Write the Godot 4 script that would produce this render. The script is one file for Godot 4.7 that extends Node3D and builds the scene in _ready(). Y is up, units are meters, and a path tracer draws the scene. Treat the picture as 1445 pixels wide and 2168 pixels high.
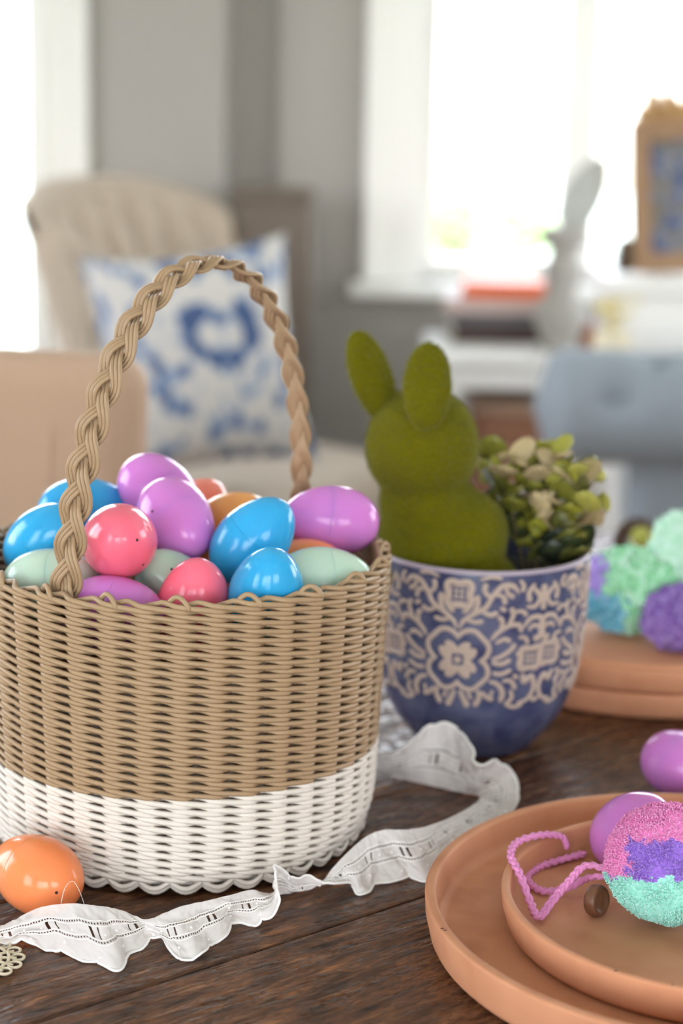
extends Node3D
# A table set for Easter: a wicker basket of plastic eggs, a moss rabbit in a blue and white pot, terracotta plates; a sitting room behind.

var rng := RandomNumberGenerator.new()
var mats := {}
const BASKET := Vector3(-0.0925, 0.76, -1.0157)
const STAKES := 39
const POT := Vector3(0.094, 0.76, -1.165)

# ---------------------------------------------------------------- mesh collecting
class MB:
	var v := PackedVector3Array()
	var n := PackedVector3Array()
	var t := PackedVector2Array()
	var ix := PackedInt32Array()

	# rows of points; the normal is d(row) x d(column) (turned round with flip)
	func grid(p: Array, close_rows := false, close_cols := false, flip := false, uv_scale := Vector2(1, 1), uv_from := Vector2.ZERO, holes := {}) -> void:
		var nr := p.size()
		var nc: int = p[0].size()
		var first := v.size()
		for i in nr:
			var here: PackedVector3Array = p[i]
			var before: PackedVector3Array = p[i - 1 if i > 0 else (nr - 1 if close_rows else 0)]
			var after: PackedVector3Array = p[i + 1 if i < nr - 1 else (0 if close_rows else nr - 1)]
			for j in nc:
				var jl := j - 1 if j > 0 else (nc - 1 if close_cols else 0)
				var jr := j + 1 if j < nc - 1 else (0 if close_cols else nc - 1)
				var a := after[j] - before[j]
				var b := here[jr] - here[jl]
				if a.length_squared() < 1e-14:
					a = (after[jr] - before[jl]) + (after[jl] - before[jr])
				if b.length_squared() < 1e-14:
					var other := after if i == 0 else before
					b = other[jr] - other[jl]
				var m := a.cross(b).normalized()
				v.append(here[j])
				n.append(-m if flip else m)
				t.append(uv_from + Vector2(float(i) / maxf(nr - 1, 1), float(j) / maxf(nc - 1, 1)) * uv_scale)
		for i in (nr if close_rows else nr - 1):
			var i2 := (i + 1) % nr
			for j in (nc if close_cols else nc - 1):
				if holes.has(i * 4096 + j):
					continue
				var j2 := (j + 1) % nc
				var a := first + i * nc + j
				var b := first + i2 * nc + j
				var c := first + i2 * nc + j2
				var d := first + i * nc + j2
				if flip:
					ix.append_array([a, b, c, a, c, d])
				else:
					ix.append_array([a, c, b, a, d, c])

	func tube(path: PackedVector3Array, radius, sides := 8, closed := false, caps := true, squash := 1.0, up := Vector3.UP) -> void:
		var k := path.size()
		var rows := []
		var u := Vector3.ZERO
		for i in k:
			var d: Vector3
			if closed:
				d = path[(i + 1) % k] - path[(i - 1 + k) % k]
			else:
				d = path[mini(i + 1, k - 1)] - path[maxi(i - 1, 0)]
			d = d.normalized()
			if i == 0 or closed:
				u = up if absf(d.dot(up)) < 0.95 else Vector3.RIGHT
			u = (u - d * u.dot(d)).normalized()
			var w := d.cross(u)
			var r: float = radius[i] if radius is PackedFloat32Array else radius
			var ring := PackedVector3Array()
			for j in sides:
				var a := TAU * j / sides
				ring.append(path[i] + u * (cos(a) * r) + w * (sin(a) * r * squash))
			rows.append(ring)
		if caps and not closed:
			var lo := PackedVector3Array()
			var hi := PackedVector3Array()
			for j in sides:
				lo.append(path[0])
				hi.append(path[k - 1])
			rows.push_front(lo)
			rows.push_back(hi)
		grid(rows, closed, true, true)

	# profile of (radius, height) turned round the y axis at c
	func lathe(prof: PackedVector2Array, c := Vector3.ZERO, segs := 48, basis := Basis()) -> void:
		var rows := []
		for q in prof:
			var ring := PackedVector3Array()
			for j in segs:
				var a := TAU * j / segs
				ring.append(c + basis * Vector3(sin(a) * q.x, q.y, cos(a) * q.x))
			rows.append(ring)
		grid(rows, false, true, false)

	# a box with rounded edges, n samples per rounding
	func rbox(size: Vector3, r: float, c := Vector3.ZERO, basis := Basis(), steps := 2, uv_scale := 1.0, uv_from := Vector2.ZERO) -> void:
		var h := size * 0.5
		r = minf(r, minf(h.x, minf(h.y, h.z)) * 0.999)
		var axes := [[0, 1, 2], [1, 2, 0], [2, 0, 1]]
		for ax in axes:
			for s in [-1.0, 1.0]:
				var first := v.size()
				var us := _samples(h[ax[1]], r, steps)
				var ws := _samples(h[ax[2]], r, steps)
				for pu in us:
					for pw in ws:
						var p := Vector3.ZERO
						p[ax[0]] = s * h[ax[0]]
						p[ax[1]] = pu
						p[ax[2]] = pw
						var q := Vector3(clampf(p.x, -h.x + r, h.x - r), clampf(p.y, -h.y + r, h.y - r), clampf(p.z, -h.z + r, h.z - r))
						var m := (p - q).normalized()
						v.append(c + basis * (q + m * r))
						n.append(basis * m)
						t.append(uv_from + Vector2(p[ax[1]], p[ax[2]]) * uv_scale if ax[0] != 1 else uv_from + Vector2(p.x, p.z) * uv_scale)
				var nw := ws.size()
				for i in us.size() - 1:
					for j in nw - 1:
						var a := first + i * nw + j
						if s > 0:
							ix.append_array([a, a + nw + 1, a + nw, a, a + 1, a + nw + 1])
						else:
							ix.append_array([a, a + nw, a + nw + 1, a, a + nw + 1, a + 1])

	func _samples(h: float, r: float, steps: int) -> PackedFloat32Array:
		var o := PackedFloat32Array()
		for k in steps + 1:
			o.append(-h + r * k / steps)
		for k in steps + 1:
			o.append(h - r + r * k / steps)
		return o

	func ball(c: Vector3, r: Vector3, basis := Basis(), rings := 12, segs := 18) -> void:
		var rows := []
		for i in rings + 1:
			var a := PI * i / rings
			var ring := PackedVector3Array()
			for j in segs:
				var b := TAU * j / segs
				ring.append(c + basis * (Vector3(sin(a) * sin(b), -cos(a), sin(a) * cos(b)) * r))
			rows.append(ring)
		grid(rows, false, true, false)

	func mesh() -> ArrayMesh:
		var arr := []
		arr.resize(Mesh.ARRAY_MAX)
		arr[Mesh.ARRAY_VERTEX] = v
		arr[Mesh.ARRAY_NORMAL] = n
		arr[Mesh.ARRAY_TEX_UV] = t
		arr[Mesh.ARRAY_INDEX] = ix
		var m := ArrayMesh.new()
		m.add_surface_from_arrays(Mesh.PRIMITIVE_TRIANGLES, arr)
		return m


# ---------------------------------------------------------------- naming
func thing(called: String, label: String, category: String, at := Vector3.ZERO, turn := 0.0, group := "") -> Node3D:
	var o := Node3D.new()
	o.name = numbered(called, self)
	add_child(o, true)
	o.position = at
	o.rotation.y = turn
	tag(o, label, category, group)
	return o

func tag(o: Node, label: String, category: String, group := "") -> Node:
	o.set_meta("label", label)
	o.set_meta("category", category)
	if group != "":
		o.set_meta("group", group)
	return o

func numbered(called: String, parent: Node) -> String:
	if not parent.has_node(called):
		return called
	var k := 1
	while parent.has_node("%s_%03d" % [called, k]):
		k += 1
	return "%s_%03d" % [called, k]

func put(called: String, mesh, material: Material, parent: Node = self) -> MeshInstance3D:
	var o := MeshInstance3D.new()
	o.mesh = mesh.mesh() if mesh is MB else mesh
	o.material_override = material
	o.name = numbered(called, parent)
	parent.add_child(o, true)
	return o

func struct(called: String, mesh, material: Material, label: String, category: String, parent: Node = self) -> MeshInstance3D:
	var o := put(called, mesh, material, parent)
	o.set_meta("kind", "structure")
	if parent == self:
		tag(o, label, category)
	return o

# ---------------------------------------------------------------- materials
func mat(called: String, color: Color, rough := 0.6, more := {}) -> StandardMaterial3D:
	var m := StandardMaterial3D.new()
	m.resource_name = called
	m.albedo_color = color
	m.roughness = rough
	for k in more:
		m.set(k, more[k])
	return m

func rgb(r: int, g: int, b: int) -> Color:
	return Color8(r, g, b)

func noise(freq: float, octaves := 4, kind := FastNoiseLite.TYPE_SIMPLEX_SMOOTH, seed_ := 1) -> FastNoiseLite:
	var f := FastNoiseLite.new()
	f.seed = seed_
	f.noise_type = kind
	f.frequency = freq
	f.fractal_type = FastNoiseLite.FRACTAL_FBM
	f.fractal_octaves = octaves
	return f

func tex(f: FastNoiseLite, size: int, stops := [], as_normal := false, bump := 4.0) -> NoiseTexture2D:
	var t := NoiseTexture2D.new()
	t.width = size
	t.height = size
	t.seamless = true
	t.generate_mipmaps = false
	t.noise = f
	if as_normal:
		t.as_normal_map = true
		t.bump_strength = bump
	elif stops.size():
		var g := Gradient.new()
		var offs := PackedFloat32Array()
		var cols := PackedColorArray()
		for s in stops:
			offs.append(s[0])
			cols.append(s[1])
		g.offsets = offs
		g.colors = cols
		t.color_ramp = g
	return t

func spline(p: PackedVector3Array, per := 8) -> PackedVector3Array:
	var o := PackedVector3Array()
	for i in p.size() - 1:
		for k in per:
			o.append(p[i].cubic_interpolate(p[i + 1], p[maxi(i - 1, 0)], p[mini(i + 2, p.size() - 1)], float(k) / per))
	o.append(p[p.size() - 1])
	return o

# ================================================================ scene
func _ready() -> void:
	rng.seed = 20
	# camera
	var cam := Camera3D.new()
	cam.name = "camera"
	cam.position = Vector3(0, 1.185, 0)
	cam.rotation_degrees = Vector3(-12.9, 0, 1.2)
	cam.keep_aspect = Camera3D.KEEP_HEIGHT
	cam.fov = rad_to_deg(2.0 * atan(1084.0 / 3800.0))
	cam.near = 0.05
	cam.far = 100.0
	var lens := CameraAttributesPhysical.new()
	lens.frustum_focal_length = 42.067
	lens.frustum_focus_distance = 0.925
	lens.exposure_aperture = 3.0
	lens.frustum_near = 0.05
	lens.frustum_far = 100.0
	cam.attributes = lens
	add_child(cam)
	cam.current = true
	# sky: bright overcast daylight
	var we := WorldEnvironment.new()
	we.name = "world_environment"
	var env := Environment.new()
	env.background_mode = Environment.BG_SKY
	var sky := Sky.new()
	var sm := ProceduralSkyMaterial.new()
	sm.sky_top_color = Color(0.86, 0.92, 1.0)
	sm.sky_horizon_color = Color(1.0, 0.985, 0.96)
	sm.ground_bottom_color = Color(0.45, 0.44, 0.40)
	sm.ground_horizon_color = Color(0.8, 0.79, 0.76)
	sky.sky_material = sm
	env.sky = sky
	env.background_energy_multiplier = 1.0
	env.tonemap_mode = Environment.TONE_MAPPER_LINEAR
	env.tonemap_exposure = 11.4
	env.sdfgi_enabled = true
	env.ssao_enabled = true
	env.ssil_enabled = true
	we.environment = env
	add_child(we)

	materials()
	room()
	table()
	basket()
	eggs()
	lace()
	pot()
	rabbit()
	plant()
	plates()
	pompoms()
	napkin_ring()
	tufted_chair()
	dining_chair()
	sofa()
	far_furniture()
	outside()


func materials() -> void:
	mats.wall = mat("wall paint", rgb(168, 163, 156), 0.75)
	mats.ceiling = mat("ceiling paint", rgb(240, 238, 234), 0.8)
	mats.trim = mat("white trim paint", rgb(238, 237, 231), 0.4)
	mats.floor = mat("oak floor", rgb(150, 125, 100), 0.3, {"albedo_texture": tex(noise(0.01, 4), 512, [[0.0, rgb(190, 180, 170)], [1.0, rgb(255, 255, 255)]])})
	mats.glass = mat("window glass", Color(1, 1, 1, 0.04), 0.02, {"transparency": BaseMaterial3D.TRANSPARENCY_ALPHA})
	mats.brown_wicker = mat("tan wicker", rgb(170, 142, 110), 0.42, {"metallic_specular": 0.4})
	mats.white_wicker = mat("white wicker", rgb(226, 217, 206), 0.45, {"metallic_specular": 0.4})
	mats.terracotta = mat("terracotta", rgb(208, 147, 110), 0.72, {"albedo_texture": tex(noise(0.006, 4, FastNoiseLite.TYPE_SIMPLEX_SMOOTH, 5), 512, [[0.0, rgb(228, 214, 204)], [0.5, rgb(250, 246, 242)], [1.0, rgb(255, 255, 255)]]), "uv1_triplanar": true, "uv1_scale": Vector3(6, 6, 6), "normal_enabled": true, "normal_texture": tex(noise(0.05, 4, FastNoiseLite.TYPE_SIMPLEX_SMOOTH, 6), 512, [], true, 1.0), "normal_scale": 0.25})
	mats.moss = mat("moss flock", rgb(118, 112, 16), 1.0, {"metallic_specular": 0.1, "rim_enabled": true, "rim": 1.0, "rim_tint": 0.7, "albedo_texture": tex(noise(0.05, 4, FastNoiseLite.TYPE_SIMPLEX_SMOOTH, 8), 512, [[0.25, rgb(170, 178, 150)], [0.75, rgb(255, 255, 255)]]), "uv1_triplanar": true, "uv1_scale": Vector3(25, 25, 25)})
	mats.blue_glaze = mat("blue glaze", rgb(94, 98, 124), 0.26, {"albedo_texture": tex(noise(0.006, 4, FastNoiseLite.TYPE_SIMPLEX_SMOOTH, 12), 512, [[0.2, rgb(150, 158, 190)], [0.5, rgb(225, 228, 240)], [0.8, rgb(255, 255, 255)]]), "uv1_triplanar": true, "uv1_scale": Vector3(12, 12, 12)})
	mats.cream_glaze = mat("cream relief", rgb(184, 164, 150), 0.5)
	mats.soil = mat("dark soil", rgb(26, 25, 24), 0.95)
	mats.dark_wood = mat("dark stained wood", rgb(70, 48, 36), 0.45)
	mats.lace = mat("white cotton lawn", Color(1.0, 0.975, 0.96, 0.68), 0.9, {"transparency": BaseMaterial3D.TRANSPARENCY_ALPHA, "backlight": Color(0.5, 0.5, 0.5), "normal_enabled": true, "normal_texture": tex(noise(0.2, 2, FastNoiseLite.TYPE_SIMPLEX_SMOOTH, 3), 256, [], true, 2.0), "normal_scale": 0.3, "uv1_scale": Vector3(60, 3, 1)})
	mats.thread = mat("white embroidery thread", rgb(246, 243, 240), 0.8)
	mats.ecru = mat("ecru crochet cotton", rgb(222, 208, 180), 0.9)
	mats.linen = mat("beige linen", rgb(186, 170, 152), 0.95, {"rim_enabled": true, "rim": 0.3})
	mats.tan_fabric = mat("tan upholstery", rgb(182, 152, 128), 0.95, {"rim_enabled": true, "rim": 0.3})
	mats.sofa = mat("blue grey velvet", rgb(142, 150, 158), 0.8, {"rim_enabled": true, "rim": 0.4})
	mats.white_paint = mat("white furniture paint", rgb(240, 238, 233), 0.45)
	mats.bead = mat("brown wooden bead", rgb(112, 72, 50), 0.4)


# ---------------------------------------------------------------- the room
func wall_with_holes(size: Vector2, thick: float, holes: Array) -> MB:
	# a wall in the xy plane from (0,0) to size, its face at z=0, thickness backwards; holes are Rect2
	var m := MB.new()
	var xs := [0.0, size.x]
	var ys := [0.0, size.y]
	for r in holes:
		for x in [r.position.x, r.end.x]:
			if not xs.has(x): xs.append(x)
		for y in [r.position.y, r.end.y]:
			if not ys.has(y): ys.append(y)
	xs.sort()
	ys.sort()
	for i in xs.size() - 1:
		for j in ys.size() - 1:
			var mid := Vector2((xs[i] + xs[i + 1]) / 2, (ys[j] + ys[j + 1]) / 2)
			var open := false
			for r in holes:
				if r.has_point(mid): open = true
			if not open:
				m.rbox(Vector3(xs[i + 1] - xs[i], ys[j + 1] - ys[j], thick), 0.0005, Vector3(mid.x, mid.y, -thick / 2), Basis(), 1)
	return m

func window(n: int, at: Vector3, turn: float, size: Vector2, bars: Array, label: String, casing := 0.1) -> void:
	# at: lower left corner of the opening on the inner face of the wall
	var o := thing("window_%d" % n, label, "window", at, turn)
	o.set_meta("kind", "structure")
	var f := MB.new()
	for x in [0.02, size.x - 0.02]:
		f.rbox(Vector3(0.04, size.y, 0.06), 0.004, Vector3(x, size.y / 2, -0.07), Basis(), 1)
	for y in [0.025, size.y - 0.025]:
		f.rbox(Vector3(size.x - 0.08, 0.05, 0.06), 0.004, Vector3(size.x / 2, y, -0.07), Basis(), 1)
	put("frame", f, mats.trim, o)
	for b in bars:
		var g := MB.new()
		g.rbox(Vector3(b[1], size.y - 0.1, 0.07), 0.004, Vector3(b[0], size.y / 2, -0.07), Basis(), 1)
		put("mullion", g, mats.trim, o)
	var edges := [0.04]
	for b in bars:
		edges.append(b[0] - b[1] / 2)
		edges.append(b[0] + b[1] / 2)
	edges.append(size.x - 0.04)
	for k in edges.size() / 2:
		var p := MB.new()
		var w: float = edges[2 * k + 1] - edges[2 * k]
		p.grid([PackedVector3Array([Vector3(edges[2 * k], 0.05, -0.07), Vector3(edges[2 * k], size.y - 0.05, -0.07)]), PackedVector3Array([Vector3(edges[2 * k] + w, 0.05, -0.07), Vector3(edges[2 * k] + w, size.y - 0.05, -0.07)])])
		put("pane", p, mats.glass, o)
	for s in [-1, 1]:
		var c := MB.new()
		var x: float = -casing / 2 if s < 0 else size.x + casing / 2
		c.rbox(Vector3(casing, size.y + casing, 0.018), 0.005, Vector3(x, size.y / 2 + casing / 2, 0.009), Basis(), 1)
		c.rbox(Vector3(0.03, size.y + casing, 0.03), 0.006, Vector3(x + s * (casing / 2 - 0.015), size.y / 2 + casing / 2, 0.015), Basis(), 1)
		put("casing", c, mats.trim, o)
	var hd := MB.new()
	hd.rbox(Vector3(size.x, casing, 0.018), 0.005, Vector3(size.x / 2, size.y + casing / 2, 0.009), Basis(), 1)
	put("casing", hd, mats.trim, o)
	if at.y > 0.2:
		var s := MB.new()
		s.rbox(Vector3(size.x + 2 * casing + 0.06, 0.03, 0.10), 0.008, Vector3(size.x / 2, -0.015, 0.03), Basis(), 2)
		put("sill", s, mats.trim, o)

func room() -> void:
	var f := MB.new()
	f.rbox(Vector3(6.6, 0.1, 8.4), 0.001, Vector3(0.3, -0.05, -0.9), Basis(), 1, 0.5)
	struct("floor", f, mats.floor, "pale oak floor of the sitting room under all the furniture", "floor")
	var c := MB.new()
	c.rbox(Vector3(6.6, 0.1, 8.4), 0.001, Vector3(0.3, 2.65, -0.9), Basis(), 1)
	struct("ceiling", c, mats.ceiling, "white flat ceiling above the whole room", "ceiling")
	# back wall, left part with the glazed door, at z = -4
	var wa := struct("wall_back", wall_with_holes(Vector2(2.128, 2.6), 0.16, [Rect2(0.55, 0.0, 1.165, 2.1)]), mats.wall, "warm grey back wall between the bright glazed door and the corner", "wall")
	wa.position = Vector3(-2.4, 0, -4.0)
	var d := thing("door_1", "bright glazed white door at the left end of the back wall", "door", Vector3(-1.85, 0, -4.0))
	d.set_meta("kind", "structure")
	var st := MB.new()
	st.rbox(Vector3(0.03, 2.04, 0.045), 0.004, Vector3(0.015, 1.02, -0.08), Basis(), 1)
	st.rbox(Vector3(0.03, 2.04, 0.045), 0.004, Vector3(1.15, 1.02, -0.08), Basis(), 1)
	st.rbox(Vector3(1.105, 0.1, 0.045), 0.004, Vector3(0.5825, 1.99, -0.08), Basis(), 1)
	st.rbox(Vector3(1.105, 0.12, 0.045), 0.004, Vector3(0.5825, 0.06, -0.08), Basis(), 1)
	put("frame", st, mats.trim, d)
	var pn := MB.new()
	pn.grid([PackedVector3Array([Vector3(0.03, 0.12, -0.08), Vector3(0.03, 1.94, -0.08)]), PackedVector3Array([Vector3(1.135, 0.12, -0.08), Vector3(1.135, 1.94, -0.08)])])
	put("pane", pn, mats.glass, d)
	var cs := MB.new()
	cs.rbox(Vector3(0.118, 2.2, 0.02), 0.004, Vector3(1.226, 1.1, 0.01), Basis(), 1)
	cs.rbox(Vector3(0.03, 2.2, 0.035), 0.006, Vector3(1.27, 1.1, 0.0175), Basis(), 1)
	cs.rbox(Vector3(0.018, 2.2, 0.03), 0.006, Vector3(1.18, 1.1, 0.015), Basis(), 1)
	put("casing", cs, mats.trim, d)
	var cl := MB.new()
	cl.rbox(Vector3(0.118, 2.2, 0.02), 0.004, Vector3(-0.061, 1.1, 0.01), Basis(), 1)
	cl.rbox(Vector3(1.165, 0.1, 0.02), 0.004, Vector3(0.5825, 2.15, 0.01), Basis(), 1)
	put("casing", cl, mats.trim, d)
	# a narrow recess in the corner between the two wall faces
	var ch := MB.new()
	ch.rbox(Vector3(0.30, 2.6, 0.06), 0.0005, Vector3(-0.3102, 1.3, -4.1905), Basis(), 1)
	struct("wall_recess", ch, mats.wall, "narrow shaded wall recess in the corner beside the window wall", "wall")
	# window wall at z = -4.12
	var wc := struct("wall_window", wall_with_holes(Vector2(3.76, 2.6), 0.16, [Rect2(0.320, 0.785, 3.2, 1.45)]), mats.wall, "pale grey wall around the wide bright window and under its sill", "wall")
	wc.position = Vector3(-0.16, 0, -4.12)
	window(1, Vector3(0.160, 0.785, -4.12), 0.0, Vector2(3.2, 1.45), [[0.362, 0.082], [1.06, 0.082], [1.76, 0.082], [2.46, 0.082]], "wide bright white framed window at the back right of the room", 0.125)
	# side walls
	var wl := struct("wall_left", wall_with_holes(Vector2(7.2, 2.6), 0.16, [Rect2(0.9, 0.5, 1.5, 1.75), Rect2(4.3, 0.8, 1.5, 1.4)]), mats.wall, "grey left side wall of the room", "wall")
	wl.position = Vector3(-2.4, 0, 3.2)
	wl.rotation.y = PI / 2
	window(2, Vector3(-2.4, 0.5, 2.3), PI / 2, Vector2(1.5, 1.75), [[0.75, 0.05]], "tall window in the left wall beside the dining end")
	window(3, Vector3(-2.4, 0.8, -1.1), PI / 2, Vector2(1.5, 1.4), [[0.75, 0.05]], "window in the left wall near the glazed door")
	var wr := struct("wall_right", wall_with_holes(Vector2(7.4, 2.6), 0.16, [Rect2(0.6, 0.8, 1.7, 1.4)]), mats.wall, "grey right side wall of the room", "wall")
	wr.position = Vector3(3.6, 0, -4.2)
	wr.rotation.y = -PI / 2
	window(4, Vector3(3.6, 0.8, -3.6), -PI / 2, Vector2(1.7, 1.4), [[0.85, 0.05]], "window in the right wall of the sitting room")
	var wf := struct("wall_front", wall_with_holes(Vector2(6.0, 2.6), 0.16, [Rect2(0.5, 0.6, 2.0, 1.7), Rect2(3.2, 0.0, 2.2, 2.2)]), mats.wall, "grey wall behind the photographer with two windows", "wall")
	wf.position = Vector3(3.6, 0, 3.2)
	wf.rotation.y = PI
	window(5, Vector3(3.1, 0.6, 3.2), PI, Vector2(2.0, 1.7), [[0.67, 0.05], [1.33, 0.05]], "right hand window behind the photographer")
	window(6, Vector3(0.4, 0.02, 3.2), PI, Vector2(2.2, 2.15), [[1.1, 0.07]], "tall garden window behind the photographer")
	var b := MB.new()
	b.rbox(Vector3(0.29, 0.12, 0.015), 0.004, Vector3(-0.42, 0.06, -3.992), Basis(), 1)
	struct("baseboard_back", b, mats.trim, "white baseboard along the back wall by the door", "baseboard")

# ---------------------------------------------------------------- the dining table
func table() -> void:
	var t := thing("dining_table", "dark rustic plank dining table that carries the basket, pot and plates", "table", Vector3(-0.115, 0, -0.877), deg_to_rad(38))
	var grain := tex(noise(0.012, 6, FastNoiseLite.TYPE_SIMPLEX_SMOOTH, 31), 1024, [[0.16, rgb(58, 40, 30)], [0.34, rgb(112, 80, 58)], [0.46, rgb(78, 54, 40)], [0.56, rgb(132, 96, 68)], [0.66, rgb(92, 66, 48)], [0.84, rgb(160, 118, 82)]])
	var wear := tex(noise(0.016, 6, FastNoiseLite.TYPE_SIMPLEX_SMOOTH, 77), 1024, [[0.0, Color(0.55, 0.5, 0.46)], [0.3, Color(0.74, 0.7, 0.66)], [0.5, Color(0.95, 0.93, 0.9)], [0.68, Color(1, 1, 1)], [0.74, Color(1.0, 1.0, 1.0)]])
	var rough := tex(noise(0.02, 5, FastNoiseLite.TYPE_SIMPLEX_SMOOTH, 9), 512, [[0.2, Color(0.2, 0.2, 0.2)], [0.8, Color(0.6, 0.6, 0.6)]])
	var nrm := tex(noise(0.03, 6, FastNoiseLite.TYPE_SIMPLEX_SMOOTH, 41), 1024, [], true, 10.0)
	var tones := [rgb(250, 228, 208), rgb(232, 210, 190), rgb(255, 236, 216), rgb(240, 214, 190)]
	var woods := []
	for k in tones.size():
		woods.append(mat("dark plank wood", tones[k], 1.0, {"albedo_texture": grain, "roughness_texture": rough, "normal_enabled": true, "normal_texture": nrm, "normal_scale": 0.5, "uv1_scale": Vector3(1.6, 8.0, 1), "detail_enabled": true, "detail_albedo": wear, "detail_blend_mode": BaseMaterial3D.BLEND_MODE_MUL, "detail_uv_layer": BaseMaterial3D.DETAIL_UV_1, "metallic_specular": 0.5}))
	var widths := [0.142, 0.131, 0.15, 0.126, 0.145, 0.138, 0.124]
	var z := -0.478
	for k in widths.size():
		var m := MB.new()
		m.rbox(Vector3(2.3, 0.036, widths[k] - 0.0016), 0.0022, Vector3(0, 0.742 - 0.0004 * (k % 2), z + widths[k] / 2), Basis(), 2, 1.0, Vector2(rng.randf() * 3, rng.randf() * 3))
		put("plank", m, woods[(k * 3) % 4], t)
		z += widths[k]
	for s in [-1, 1]:
		var e := MB.new()
		e.rbox(Vector3(2.1, 0.09, 0.025), 0.003, Vector3(0, 0.679, s * 0.40), Basis(), 1)
		put("apron", e, woods[1], t)
		for q in [-1, 1]:
			var l := MB.new()
			l.rbox(Vector3(0.08, 0.724, 0.08), 0.005, Vector3(q * 1.06, 0.362, s * 0.41), Basis(), 1)
			put("leg", l, woods[0], t)

# ---------------------------------------------------------------- the basket
func basket_radius(h: float) -> float:
	var r := lerpf(0.1120, 0.1184, clampf((h - 0.03) / 0.139, 0, 1))
	if h < 0.035:
		r -= 0.009 * pow((0.035 - h) / 0.035, 2.0)
	return r

func on_basket(t: float, h: float, off := 0.0) -> Vector3:
	var a := TAU * t / STAKES
	var r := basket_radius(h) + off
	return Vector3(sin(a) * r, h, cos(a) * r)

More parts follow.
